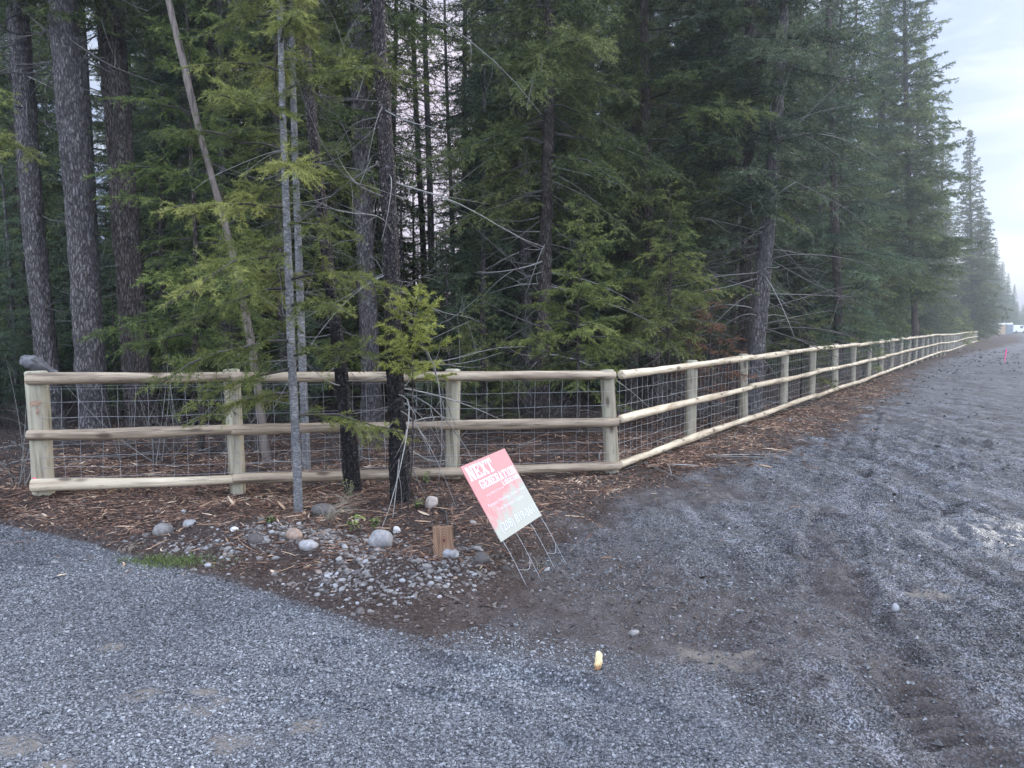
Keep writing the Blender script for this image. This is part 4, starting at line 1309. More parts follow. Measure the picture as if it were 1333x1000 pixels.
def put(kind, key, x, y, sc, needle):
    nplaced[kind] += 1
    lab, cat, grp = GROUPS[kind]
    nm = {'tall': 'fir_tree', 'edge': 'fir_tree', 'slim': 'slender_tree', 'young': 'young_fir'}[kind]
    tree_from(nm, PT[key], (x, y, gz(x, y) - 0.03), brg.uniform(0, 6.28), (sc * brg.uniform(0.9, 1.1), sc * brg.uniform(0.9, 1.1), sc), lab, cat, grp,
              M_BARK_BROWN if brg.uniform() < 0.6 else M_BARK, needle, (brg.normal(0, 0.015), brg.normal(0, 0.015)))
def far_enough(x, y, d):
    return all((x - a) ** 2 + (y - b) ** 2 > d * d for a, b in placed)
# tall ones
tries = 0
while nplaced['tall'] < 64 and tries < 4000:
    tries += 1
    y = brg.uniform(13.5, 44)
    px = brg.uniform(-60, 1200)
    x = (px - 666.5) / F_PX * y
    if x > fence_x(y) - 3.6 - 0.02 * y: continue
    if px < 620 and y > 30: continue
    if in_gap(px, y) or (px < 300 and y > 32) or (px < 40 and y < 19): continue
    if not far_enough(x, y, 2.4): continue
    placed.append((x, y))
    key = ('tall_a', 'tall_b', 'tall_c')[brg.integers(0, 3)]
    put('tall', key, x, y, brg.uniform(0.8, 1.1), M_NEEDLE_BLUE if px > 860 or brg.uniform() < 0.4 else M_NEEDLE)
tries = 0
while nplaced['slim'] < 24 and tries < 4000:
    tries += 1
    y = brg.uniform(13, 30)
    px = brg.uniform(-20, 700)
    x = (px - 666.5) / F_PX * y
    if not far_enough(x, y, 0.9): continue
    placed.append((x, y))
    put('slim', 'slim', x, y, brg.uniform(0.8, 1.15), M_NEEDLE)
tries = 0
while nplaced['young'] < 95 and tries < 6000:
    tries += 1
    y = brg.uniform(12.0, 34)
    px = brg.uniform(-30, 1190)
    x = (px - 666.5) / F_PX * y
    if x > fence_x(y) - 1.3: continue
    if not far_enough(x, y, 1.1): continue
    placed.append((x, y))
    key = ('young_a', 'young_b', 'young_c', 'pole_a', 'pole_b')[brg.choice(5, p=(.2, .15, .2, .25, .2))]
    if key[0] == 'p' and (y < 13.5 or x > fence_x(y) - 2.4 or in_gap(px, y, 1.4)): continue
    put('young', key, x, y, brg.uniform(0.75, 1.35), M_NEEDLE_BLUE if brg.uniform() < 0.5 else M_NEEDLE)
tries = 0
extra = 0
while extra < 70 and tries < 6000:
    tries += 1
    y = brg.uniform(12.2, 25)
    px = brg.uniform(-40, 640)
    x = (px - 666.5) / F_PX * y
    if not far_enough(x, y, 0.95): continue
    placed.append((x, y))
    key = ('young_a', 'young_b', 'young_c')[brg.integers(0, 3)]
    hmax = CAM_H + brg.uniform(0.06, 0.24) * y
    put('young', key, x, y, min(1.4, hmax / PT[key]['H']), M_NEEDLE_BLUE if brg.uniform() < 0.3 else M_NEEDLE)
    extra += 1
# forest edge beyond
big_tree('fir_tree', 'tall pointed spire shaped fir at the far end of the long fence', 86.0, [(1268, 444, 5), (1266, 380, 4.5), (1263, 260, 3)], 23.0, 1016, M_BARK_BROWN, M_NEEDLE,
         crown=dict(zb=0.8, Lmax=4.0, per_m=12, prof=0.8, ndl=(0.24, 0.07, 0.13), tw=(0.3, 0.40, 0.16, 50), sub=(0.35, 0.34, 0.08, 50), tone=0.5, e_low=-4), sides=10)
for (px, Y, top, wide) in [(1128, 27, -60, 1), (1150, 32, -40, 1), (1168, 47, -20, 1), (1205, 58, 60, 1), (1212, 46, 20, .9), (1226, 56, 190, 1), (1236, 66, 262, 1.15), (1246, 74, 240, 1.1), (1221, 84, 150, 1), (1252, 98, 290, 1.2), (1271, 97, 262, 1.1),
                           (1277, 106, 285, 1.1), (1283, 118, 312, 1.1), (1286, 135, 322, 1.1), (1290, 158, 330, 1.2), (1298, 164, 342, 1.3), (1305, 172, 356, 1.3), (1296, 185, 345, 1.3), (1312, 180, 370, 1.4), (1318, 190, 384, 1.5), (1309, 200, 366, 1.4), (1324, 215, 392, 1.5), (1331, 232, 396, 1.6), (1318, 240, 385, 1.4), (1338, 245, 398, 1.6), (1346, 250, 396, 1.6), (1328, 265, 396, 1.6), (1356, 255, 392, 1.6)]:
    key = 'edge_a' if brg.uniform() < 0.5 else 'edge_b'
    H = (425 - top) / F_PX * Y + CAM_H
    sc = H / PT[key]['H']
    x = (px - 666.5) / F_PX * Y
    if Y < 82:
        x = min(x, fence_x(Y) - 3.2 * sc * wide - 0.6)
    nplaced['edge'] += 1
    o = tree_from('fir_tree', PT[key], (x, Y, gz(x, Y) - 0.03), brg.uniform(0, 6.28), (sc * wide, sc * wide, sc), *GROUPS['edge'], M_BARK_BROWN, M_NEEDLE_BLUE if brg.uniform() < 0.3 else M_NEEDLE)
print('placed', nplaced)

# bare understorey shrubs -------------------------------------------------------
def bare_shrub_mesh(seed, H, n, spread, r0, tone, forks=4):
    rg = np.random.default_rng(seed)
    mb = MB()
    o = np.concatenate([rg.normal(0, spread * 0.3, (n, 2)), np.full((n, 1), -0.05)], 1)
    dead_limbs(o, rg.uniform(0, 6.28, n), H * rg.uniform(0.5, 1.1, n), np.radians(rg.uniform(35, 88, n)), rg, mb, tone=tone, curl=0.35, forks=forks, r0=r0)
    return mb.mesh('bare_shrub')
SHR = [bare_shrub_mesh(900, 1.0, 26, 0.5, 0.006, 0.5, 5), bare_shrub_mesh(901, 0.75, 30, 0.7, 0.005, 0.35, 5), bare_shrub_mesh(902, 1.5, 12, 0.4, 0.008, 0.65, 5)]
def shrub(k, x, y, sc, label, group=None):
    o = link('bare_shrub', SHR[k], M_LIMB, None, (x, y, gz(x, y)))
    o.rotation_euler = (0, 0, brg.uniform(0, 6.28))
    o.scale = (sc, sc, sc)
    tag(o, label, 'shrub', group)
p_ = pt(14, 600, 7.5)
shrub(2, p_.x, 7.6, 0.9, 'tangled bare grey brush left of the short fence end post')
for i in range(34):
    y = brg.uniform(9.2, 15)
    px = brg.uniform(0, 930)
    x = (px - 666.5) / F_PX * y
    if x < CX and y < fy(x) + 0.7: continue
    if x >= CX and y < CY + (x - CX) / FS + 1.2: continue
    shrub(int(brg.integers(0, 3)), x, y, brg.uniform(0.6, 1.15), 'bare twiggy shrub on the brown forest floor behind the fences', 'bare shrubs behind the fences')
for i in range(12):
    y = brg.uniform(13, 26)
    x = fence_x(y) - brg.uniform(1.0, 2.6)
    shrub(int(brg.integers(0, 3)), x, y, brg.uniform(0.7, 1.3), 'bare twiggy shrub on the brown forest floor behind the fences', 'bare shrubs behind the fences')

# ------------------------------------------------------------------ ground litter
def rot_basis(n, rg, tilt=0.35):
    az = rg.uniform(0, 6.283, n)
    t1, t2 = rg.normal(0, tilt, n), rg.normal(0, tilt, n)
    X = np.stack([np.cos(az), np.sin(az), t1], 1)
    X = unit(X)
    Yv = np.stack([-np.sin(az), np.cos(az), t2], 1)
    Z = unit(np.cross(X, Yv))
    Yv = np.cross(Z, X)
    return X, Yv, Z
OCT_V = np.array([[1, 0, 0], [0, 1, 0], [-1, 0, 0], [0, -1, 0], [0, 0, 1], [0, 0, -1]], float)
OCT_F = np.array([[0, 1, 4], [1, 2, 4], [2, 3, 4], [3, 0, 4], [1, 0, 5], [2, 1, 5], [3, 2, 5], [0, 3, 5]])
def chunks(name, x, y, size, rg, mat, tone, flat=0.65, sink=0.25, jit=0.28, kind='stuff'):
    n = len(x)
    z = ground_z(x, y)
    X, Yv, Z = rot_basis(n, rg, 0.4)
    L = OCT_V[None] * (1 + rg.normal(0, jit, (n, 6, 1))) + rg.normal(0, 0.16, (n, 6, 3))
    sc = size[:, None] * np.stack([rg.uniform(0.9, 1.35, n), rg.uniform(0.7, 1.0, n), flat * rg.uniform(0.75, 1.15, n)], 1)
    L = L * sc[:, None, :]
    V = L[..., 0:1] * X[:, None] + L[..., 1:2] * Yv[:, None] + L[..., 2:3] * Z[:, None]
    V += np.stack([x, y, z + size * flat * (0.6 - sink)], 1)[:, None]
    F = (OCT_F[None] + 6 * np.arange(n)[:, None, None]).reshape(-1, 3)
    me = npmesh(name, V.reshape(-1, 3), F, {'tone': np.repeat(tone, 6)}, False)
    return tag(link(name, me, mat), kind=kind)
def scatter(n, x0, x1, y0, y1, rg):
    x, y = rg.uniform(x0, x1, n), rg.uniform(y0, y1, n)
    k = np.abs(x) < 0.74 * y + 0.4
    return x[k], y[k]
srg = np.random.default_rng(5)
M_GRAVEL = mat_tone('crushed_gravel', [(0.0, (0.042, 0.042, 0.044)), (0.4, (0.128, 0.129, 0.133)), (0.75, (0.245, 0.247, 0.252)), (1.0, (0.46, 0.46, 0.46))], 0.8, 60, 0.3)
M_ROADSTONE = mat_tone('muddy_road_stone', [(0.0, (0.028, 0.027, 0.027)), (0.5, (0.088, 0.088, 0.090)), (0.85, (0.20, 0.20, 0.205)), (1.0, (0.38, 0.38, 0.38))], 0.65, 60, 0.3)
x, y = scatter(800000, -4.8, 4.6, 2.3, 9.5, srg)
x = np.asarray(x); y = np.asarray(y)
keep = srg.uniform(size=len(x)) < np.clip(1.6 - 0.21 * y, 0.07, 1)
x, y = x[keep], y[keep]
dr = inpoly(x, y, DRIVE_POLY)
dd = pdist(x, y, DRIVE_EDGE)[0]
bd_ = inpoly(x, y, BED_POLY)
drv = dr & ((dd > 0.12) | (srg.uniform(size=len(x)) < 0.5))
drv |= (~dr) & (~bd_) & (dd < 0.3) & (srg.uniform(size=len(x)) < 0.35)
drv &= srg.uniform(size=len(x)) > 0.65 * silt_mask(x, y)
xs_, ys_ = x[drv], y[drv]
n_ = len(xs_)
chunks('driveway_gravel', xs_, ys_, np.minimum(srg.lognormal(math.log(0.0049), 0.34, n_), 0.013) * (0.7 + 0.1 * ys_), srg, M_GRAVEL, np.clip(0.88 * srg.beta(2.2, 2.4, n_) + 0.22 * fnoise(xs_, ys_, 0.6, 9, 2), 0, 1))
rd = (~dr) & (~bd_) & ~drv
rk = rd & (srg.uniform(size=len(x)) < np.clip(0.30 + 0.9 * fnoise(x, y, 0.7, 33, 3), 0.03, 1))
xs_, ys_ = x[rk], y[rk]
n_ = len(xs_)
chunks('road_gravel', xs_, ys_, np.minimum(srg.lognormal(math.log(0.0048), 0.40, n_), 0.014) * (0.7 + 0.1 * ys_), srg, M_ROADSTONE, np.clip(srg.beta(1.8, 2.6, n_), 0, 1), sink=0.45)
print('gravel', drv.sum(), rk.sum())
# clods of mud thrown up by the tracks
x, y = scatter(3500, 0.2, 6.5, 3.0, 16, srg)
k = (~inpoly(x, y, BED_POLY)) & (~inpoly(x, y, DRIVE_POLY)) & (fnoise(x, y, 0.9, 88, 2) > 0.12)
x, y = x[k], y[k]
M_CLOD = mat_tone('mud_clod', [(0, (0.03, 0.026, 0.025)), (1, (0.11, 0.105, 0.105))], 0.9, 40, 0.5)
chunks('mud_clods', x, y, np.minimum(srg.lognormal(math.log(0.011), 0.4, len(x)), 0.026), srg, M_CLOD, srg.uniform(0, 1, len(x)), sink=0.4)

x, y = scatter(60000, -4.5, 2.6, 3.9, 8.8, srg)
bd_ = inpoly(x, y, BED_POLY)
g1 = gp(760, 770)
k = (bd_ | ((np.hypot(x - g1.x, y - g1.y) < 1.2 * srg.uniform(0.2, 1, len(x))) & (srg.uniform(size=len(x)) < 0.4))) & (~inpoly(x, y, DRIVE_POLY))
x, y = x[k], y[k]
M_SOIL = mat_tone('soil_crumb', [(0, (0.03, 0.022, 0.018)), (0.6, (0.075, 0.056, 0.046)), (1, (0.15, 0.125, 0.11))], 0.9, 60, 0.5)
chunks('soil_crumbs', x, y, np.minimum(srg.lognormal(math.log(0.0065), 0.5, len(x)), 0.02), srg, M_SOIL, srg.uniform(0, 1, len(x)), sink=0.4)
t = srg.uniform(0, 1, 9000)
yy = 8 + 45 * t ** 1.8
xx = fence_x(yy) + 0.6 + srg.uniform(0, 1, len(t)) * (0.75 * yy + 2 - fence_x(yy) - 0.6 + 0.5)
k = fnoise(xx, yy, 1.3, 89, 3) > 0.0
x, y = xx[k], yy[k]
chunks('far_road_clods', x, y, np.minimum(srg.lognormal(math.log(0.010), 0.5, len(x)), 0.03) * (0.5 + 0.06 * y), srg, M_CLOD, srg.beta(2.2, 1.2, len(x)), sink=0.45)

# shredded bark and wood chips
def chips(name, x, y, ln, wd, rg, mat, tone, tilt=0.16, lift=0.006):
    n = len(x)
    z = ground_z(x, y) + lift * rg.uniform(0.2, 1.6, n)
    X, Yv, Z = rot_basis(n, rg, tilt)
    bend = rg.normal(0, 0.12, n)
    s = np.array([-0.5, -0.15, 0.2, 0.5])
    hw = np.array([0.55, 1.0, 0.9, 0.35])
    C = np.stack([x, y, z], 1)[:, None] + ln[:, None, None] * (X[:, None] * s[None, :, None] + (Yv * bend[:, None])[:, None] * (s[None, :, None] ** 2 - 0.1))
    W = Yv[:, None] * (wd[:, None] * hw[None] * 0.5)[..., None]
    Hh = Z[:, None] * (wd[:, None] * hw[None] * 0.28)[..., None]
    V = np.stack([C - W, C + Hh, C + W, C - Hh], 2)       # (n,4,4,3) diamond section
    idx = np.arange(n * 16).reshape(n, 4, 4)
    q = np.stack([idx[:, :-1], np.roll(idx, -1, 2)[:, :-1], np.roll(idx, -1, 2)[:, 1:], idx[:, 1:]], -1).reshape(-1, 4)
    me = npmesh(name, V.reshape(-1, 3), [q, idx[:, 0, ::-1].reshape(n, 4), idx[:, 3].reshape(n, 4)], {'tone': np.repeat(tone, 16)}, False)
    return tag(link(name, me, mat), kind='stuff')
M_CHIP = mat_tone('shredded_bark', [(0.0, (0.03, 0.017, 0.012)), (0.35, (0.085, 0.046, 0.031)), (0.62, (0.19, 0.105, 0.068)), (0.85, (0.36, 0.235, 0.15)), (1.0, (0.56, 0.44, 0.31))], 0.85, 40, 0.3)
x, y = scatter(190000, -7.5, 8, 5.0, 14.5, srg)
bd_ = inpoly(x, y, BED_POLY)
de = pdist(x, y, BED_EDGE)[0]
fl = np.where(x < CX, y - np.interp(x, [p[0] for p in post_xy], [p[1] for p in post_xy]), (y - CY) - (x - CX) / FS)
dens = np.clip(0.9 - np.abs(fl) * 0.16, 0.15, 1) * np.clip(0.62 + 1.2 * fnoise(x, y, 0.5, 44, 3), 0.05, 1.2)
front = np.clip(1.15 - np.hypot((x + 2.9) / 1.9, (y - 6.75) / 0.8), 0, 1)
dens = np.clip(dens + 1.1 * front, 0, 1)
dens = np.where(bd_, dens * np.clip(de / 0.22 - 0.15, 0.14, 1), 0.04 * np.exp(-de / 0.25))
k = srg.uniform(size=len(x)) < dens
x, y = x[k], y[k]
n_ = len(x)
chips('bark_mulch', x, y, srg.lognormal(math.log(0.07), 0.5, n_), srg.lognormal(math.log(0.0095), 0.4, n_), srg, M_CHIP, np.clip(srg.beta(1.7, 2.2, n_) + 0.35 * fnoise(x, y, 0.8, 47, 2), 0, 1))
# bigger split slivers
x, y = scatter(1500, -6.5, 5, 5.6, 11.5, srg)
bd_ = inpoly(x, y, BED_POLY)
de = pdist(x, y, BED_EDGE)[0]
k = bd_ & (de > 0.5) & (srg.uniform(size=len(x)) < 0.38)
x, y = x[k], y[k]
n_ = len(x)
chips('wood_slivers', x, y, srg.lognormal(math.log(0.17), 0.4, n_), srg.lognormal(math.log(0.016), 0.3, n_), srg, M_CHIP, np.clip(srg.beta(3.4, 1.7, n_), 0, 1), 0.10, 0.02)
# mulch spilled along the long fence further on
t = srg.uniform(0, 1, 26000)
yy = 9 + 18 * t ** 1.3
xx = fence_x(yy) + srg.normal(0.4, 0.75, len(t))
k = srg.uniform(size=len(t)) < np.clip(0.75 + 1.2 * fnoise(xx, yy, 0.9, 49, 2), 0, 1) * np.clip((27 - yy) / 10, 0.25, 1) * np.clip(1.2 - np.abs(xx - fence_x(yy) - 0.3) / 1.7, 0, 1)
x, y = xx[k], yy[k]
n_ = len(x)
chips('fence_line_mulch', x, y, srg.lognormal(math.log(0.085), 0.5, n_), srg.lognormal(math.log(0.014), 0.4, n_), srg, M_CHIP, np.clip(srg.beta(2.4, 2.2, n_), 0, 1))
# fallen sticks on the forest floor
x, y = scatter(900, -10, 8, 8.5, 17, srg)
k = inpoly(x, y, BED_POLY)
x, y = x[k], y[k]
n_ = len(x)
chips('fallen_sticks', x, y, srg.lognormal(math.log(0.6), 0.5, n_), srg.lognormal(math.log(0.016), 0.4, n_), srg, M_LIMB, srg.beta(2, 1.6, n_), 0.09, 0.05)

# round river pebbles along the bed edge
def ico(sub):
    t = (1 + 5 ** 0.5) / 2
    V = [(-1, t, 0), (1, t, 0), (-1, -t, 0), (1, -t, 0), (0, -1, t), (0, 1, t), (0, -1, -t), (0, 1, -t), (t, 0, -1), (t, 0, 1), (-t, 0, -1), (-t, 0, 1)]
    F = [(0, 11, 5), (0, 5, 1), (0, 1, 7), (0, 7, 10), (0, 10, 11), (1, 5, 9), (5, 11, 4), (11, 10, 2), (10, 7, 6), (7, 1, 8), (3, 9, 4), (3, 4, 2), (3, 2, 6), (3, 6, 8), (3, 8, 9), (4, 9, 5), (2, 4, 11), (6, 2, 10), (8, 6, 7), (9, 8, 1)]
    V = [np.array(v) / np.linalg.norm(v) for v in V]
    for _ in range(sub):
        c, NF = {}, []
        def mid(a, b):
            k = (min(a, b), max(a, b))
            if k not in c:
                m = V[a] + V[b]
                V.append(m / np.linalg.norm(m))
                c[k] = len(V) - 1
            return c[k]
        for a, b, d in F:
            ab, bd, da = mid(a, b), mid(b, d), mid(d, a)
            NF += [(a, ab, da), (b, bd, ab), (d, da, bd), (ab, bd, da)]
        F = NF
    return np.array(V), np.array(F)
I1V, I1F = ico(1)
I3V, I3F = ico(3)
M_PEBBLE = mat_tone('river_pebble', [(0.0, (0.05, 0.045, 0.043)), (0.3, (0.125, 0.11, 0.10)), (0.55, (0.20, 0.185, 0.17)), (0.75, (0.27, 0.27, 0.275)), (0.9, (0.25, 0.175, 0.13)), (1.0, (0.50, 0.48, 0.45))], 0.8, 30, 0.4)
def pebbles(name, x, y, size, rg, tone):
    n = len(x)
    z = ground_z(x, y)
    X, Yv, Z = rot_basis(n, rg, 0.25)
    nv = len(I1V)
    nz = rg.normal(0, 0.07, (n, nv, 1))
    L = I1V[None] * (1 + nz) * np.stack([rg.uniform(1.0, 1.45, n), rg.uniform(0.8, 1.05, n), rg.uniform(0.45, 0.75, n)], 1)[:, None] * size[:, None, None]
    V = L[..., 0:1] * X[:, None] + L[..., 1:2] * Yv[:, None] + L[..., 2:3] * Z[:, None] + np.stack([x, y, z + size * rg.uniform(-0.3, 0.22, n)], 1)[:, None]
    F = (I1F[None] + nv * np.arange(n)[:, None, None]).reshape(-1, 3)
    return tag(link(name, npmesh(name, V.reshape(-1, 3), F, {'tone': np.repeat(tone, nv)}, True), M_PEBBLE), kind='stuff')
PEB = poly_px([(170, 700), (250, 712), (300, 708), (370, 700), (470, 705), (540, 700), (600, 712), (650, 735), (640, 765), (590, 785), (520, 798), (440, 782), (370, 765), (280, 742), (200, 722)])
x, y = scatter(26000, -3.5, 0.6, 4.2, 7.2, srg)
ip = inpoly(x, y, PEB)
dp = pdist(x, y, PEB, True)[0]
w = np.where(ip, np.clip(0.35 + dp / 0.25, 0, 1), 0.16 * np.exp(-dp / 0.18)) * np.clip(0.50 + 1.5 * fnoise(x, y, 0.35, 91, 2), 0.1, 1)
k = srg.uniform(size=len(x)) < w
x, y = x[k], y[k]
n_ = len(x)
pebbles('river_pebbles', x, y, np.clip(srg.lognormal(math.log(0.0088), 0.5, n_), 0.004, 0.028), srg, np.clip(srg.beta(1.6, 2.4, n_), 0, 1))
print('pebbles', n_)
ROCKS = [  # px centre x, px base y, px width, px height, tone, label
    (495, 726, 33, 24, 0.62, 'largest rounded grey rock at the back of the pebble patch'),
    (400, 732, 25, 13, 0.78, 'flat bluish white rock on the pebbles left of the largest rock'),
    (561, 668, 19, 17, 0.93, 'pale round rock beside the foot of the thicker black trunk'),
    (420, 681, 32, 15, 0.22, 'flat dull brown rock on the soil right of the pale slender trunk'),
    (209, 702, 27, 18, 0.50, 'pinkish grey rock in the mulch at the left end of the pebbles'),
    (330, 723, 22, 14, 0.12, 'brown rock at the left edge of the pebble patch'),
    (381, 722, 24, 15, 0.90, 'tan rock behind the flat bluish white rock'),
    (305, 712, 11, 6, 1.0, 'small bright white stone in the soil above the moss patch'),
    (585, 741, 24, 13, 0.72, 'pale grey rock leaning against the wooden block'),
    (516, 696, 10, 9, 1.0, 'small pale stone on bare soil behind the largest rock'),
    (627, 742, 22, 15, 0.25, 'dark grey stone right of the wooden block'),
    (1167, 795, 11, 10, 0.72, 'lone pale stone on the muddy road'),
    (826, 822, 14, 7, 0.55, 'flat grey brown stone where driveway meets road'),
    (245, 700, 18, 9, 0.66, 'small grey stone between pinkish rock and white stone'),
]
for i, (px, py, w_, h_, tn, lab) in enumerate(ROCKS):
    g = gp(px, py)
    D = g.y
    a = w_ * 0.5 * D / F_PX
    c_ = h_ * 0.62 * D / F_PX
    rg = np.random.default_rng(700 + i)
    k1, k2 = rg.normal(size=3), rg.normal(size=3)
    V = I3V * (1 + 0.10 * np.sin(I3V @ k1 * 2.2 + i)[:, None] + 0.05 * np.sin(I3V @ k2 * 4.5)[:, None] + 0.008 * rg.normal(size=(len(I3V), 1))) * np.array([a, a * 0.8, c_])
    me = npmesh('rock', V, I3F, {'tone': np.full(len(V), tn)})
    o = link('rock', me, M_PEBBLE, None, (g.x, g.y + a * 0.5, gz(g.x, g.y) + c_ * 0.45))
    o.rotation_euler = (rg.normal(0, 0.15), rg.normal(0, 0.15), rg.normal(0, 0.3))
    tag(o, lab, 'rock')

# ------------------------------------------------------------------ yard sign
def sign():
    c = [pt(597, 608, 4.906), pt(658, 584, 5.480), pt(703, 671, 5.382), pt(654, 706, 4.797)]
    TL, TR, BR, BL = c
    u = ((TR - TL) + (BR - BL)) * 0.5
    v = ((BL - TL) + (BR - TR)) * 0.5
    un = u.normalized()
    v = v - un * v.dot(un)
    vn = v.normalized()
    W, Hh = u.length, v.length
    nrm_ = un.cross(vn)            # away from the viewer or towards
    cen = (TL + TR + BR + BL) / 4
    if nrm_.dot(Vector((0, 0, CAM_H)) - cen) < 0:
        nrm_ = -nrm_
    g0 = Vector((cen.x, cen.y, 0))
    footz = gz(cen.x + 0.1, cen.y)
    root = tag(empty('yard_sign', (cen.x, cen.y, footz)), 'faded red and white plastic yard sign tilted over on wire legs in bare soil', 'sign')
    org = cen - u * 0.5 - v * 0.5 - root.location
    def P(a, b, o=0.0):
        return org + un * (a * W) + vn * (b * Hh) + nrm_ * o
    # panel with local axes so that object coordinates run along the sign
    mw = Matrix((un, -vn, nrm_)).transposed().to_4x4()
    mw.translation = cen - root.location
    m, n, b, out = new_mat('faded_sign_print')
    tc = n.nodes.new('ShaderNodeTexCoord')
    sep = n.nodes.new('ShaderNodeSeparateXYZ')
    n.links.new(tc.outputs['Object'], sep.inputs[0])
    no = nd(n, 'ShaderNodeTexNoise', i_Scale=11.0, i_Detail=4.0, i_Roughness=0.55)
    n.links.new(tc.outputs['Object'], no.inputs['Vector'])
    hh = mth(n, 'MULTIPLY', sep.outputs['Y'], -1.0 / Hh)      # -0.5 top .. 0.5 bottom
    hx = mth(n, 'MULTIPLY', sep.outputs['X'], 0.35 / W)
    f = mth(n, 'ADD', mth(n, 'ADD', hh, hx), mth(n, 'MULTIPLY', mth(n, 'SUBTRACT', no.outputs[0], 0.5), 1.0))
    f = mth(n, 'MULTIPLY', mth(n, 'SUBTRACT', f, -0.02), 4.0, True)
    sp = nd(n, 'ShaderNodeTexNoise', i_Scale=90.0, i_Detail=2.0)
    n.links.new(tc.outputs['Object'], sp.inputs['Vector'])
    red = mixc(n, mth(n, 'MULTIPLY', mth(n, 'SUBTRACT', sp.outputs[0], 0.58), 6.0, True), (0.34, 0.108, 0.112), (0.33, 0.165, 0.165))
    c_ = mixc(n, f, red, (0.225, 0.235, 0.20))
    n.links.new(c_, b.inputs['Base Color'])
    b.inputs['Roughness'].default_value = 0.55
    V, F = box_vf(0, 0, 0, W, Hh, 0.005)
    mb = MB()
    mb.add(V, F)
    panel = link('panel', mb.mesh('panel', False), m, root)
    panel.matrix_local = mw
    white = mat_plain('white_sign_print', (0.38, 0.405, 0.42), 0.55, 0, 120, 0.06)
    grey = mat_plain('grey_sign_shadow_print', (0.13, 0.15, 0.165), 0.6, 0, 120, 0.1)
    # slab letters as strokes in a unit box (x right, y up)
    def Rr(x0, y0, x1, y1): return [(x0, y0), (x1, y0), (x1, y1), (x0, y1)]
    def Dg(x0, y0, x1, y1, w): return [(x0, y0), (x0 + w, y0), (x1 + w, y1), (x1, y1)]
    S = 0.16
    GL = {
        'N': [Rr(.08, 0, .28, 1), Rr(.72, 0, .92, 1), Dg(.62, 0, .10, 1, .28), Rr(0, 0, .38, S), Rr(0, 1 - S, .34, 1), Rr(.62, 1 - S, 1, 1)],
        'E': [Rr(.1, 0, .36, 1), Rr(0, 0, .95, S), Rr(0, 1 - S, .95, 1), Rr(.3, .42, .68, .58), Rr(.80, 0, .95, .33), Rr(.80, .67, .95, 1), Rr(.60, .34, .70, .66)],
        'X': [Dg(.66, .05, .02, .95, .30), Dg(.02, .05, .66, .95, .24), Rr(0, 0, .38, S), Rr(.58, 0, 1, S), Rr(0, 1 - S, .42, 1), Rr(.60, 1 - S, .98, 1)],
        'T': [Rr(.37, 0, .63, 1), Rr(.24, 0, .76, S), Rr(0, 1 - S, 1, 1), Rr(0, .64, .14, 1), Rr(.86, .64, 1, 1)],
        'G': [Rr(.04, .12, .30, .88), Rr(.14, 0, .80, S), Rr(.14, 1 - S, .80, 1), Rr(.72, .05, .92, .48), Rr(.52, .36, 1, .50), Rr(.74, .66, .92, .95)],
        'R': [Rr(.1, 0, .36, 1), Rr(0, 0, .46, S), Rr(0, 1 - S, .76, 1), Rr(.66, .56, .92, .92), Rr(.3, .44, .78, .58), Dg(.70, 0, .46, .46, .28)],
        'A': [Dg(.08, 0, .34, 1, .16), Dg(.64, 0, .38, 1, .28), Rr(.26, .26, .74, .40), Rr(0, 0, .36, S), Rr(.56, 0, 1, S), Rr(.26, 1 - S, .62, 1)],
        'I': [Rr(.36, 0, .64, 1), Rr(.2, 0, .8, S), Rr(.2, 1 - S, .8, 1)],
        'O': [Rr(.04, .12, .30, .88), Rr(.70, .12, .96, .88), Rr(.14, 0, .86, S), Rr(.14, 1 - S, .86, 1)],
        'L': [Rr(.1, 0, .36, 1), Rr(0, 0, .95, S), Rr(0, 1 - S, .46, 1), Rr(.80, 0, .95, .38)],
    }
    def slab(text, a0, a1, b0, b1, name):
        mb = MB()
        n_ = len(text)
        wts = [0.55 if ch == 'I' else 1.0 for ch in text]
        tot = sum(wts)
        a = a0
        for ch, wt in zip(text, wts):
            cw = (a1 - a0) * wt / tot
            for q, st in enumerate(GL[ch]):
                vv = []
                for (xx, yy) in st:
                    aa = a + cw * (0.04 + 0.92 * xx)
                    bb = b1 - (b1 - b0) * yy
                    vv.append(((aa - 0.5) * W, (0.5 - bb) * Hh, 0.0028 + 0.00012 * q))
                mb.add(vv, np.array([[0, 1, 2, 3]]))
            a += cw
        return link(name, mb.mesh(name, False), white, panel)
    slab('NEXT', 0.045, 0.60, 0.035, 0.215, 'lettering')
    slab('GENERATION', 0.16, 0.98, 0.245, 0.355, 'lettering')
    slab('LOGGING', 0.58, 0.98, 0.372, 0.43, 'lettering')
    def txt(s_, a0, a1, b0, b1, mat=white, off=0.0030):
        cu = bpy.data.curves.new('lettering', 'FONT')
        cu.body = s_
        cu.resolution_u = 3
        ob = bpy.data.objects.new('lettering', cu)
        COL.objects.link(ob)
        bpy.context.view_layer.update()
        me = bpy.data.meshes.new_from_object(ob.evaluated_get(bpy.context.evaluated_depsgraph_get()))
        bpy.data.objects.remove(ob)
        co = np.empty(len(me.vertices) * 3, np.float32)
        me.vertices.foreach_get('co', co)
        co = co.reshape(-1, 3)
        lo, hi = co.min(0), co.max(0)
        co[:, 0] = ((co[:, 0] - lo[0]) / (hi[0] - lo[0]) * (a1 - a0) + a0 - 0.5) * W
        co[:, 1] = (0.5 - b1) * Hh + (co[:, 1] - lo[1]) / (hi[1] - lo[1]) * (b1 - b0) * Hh
        co[:, 2] = off
        me.vertices.foreach_set('co', co.ravel())
        me.name = 'lettering'
        me.update()
        link('lettering', me, mat, panel)
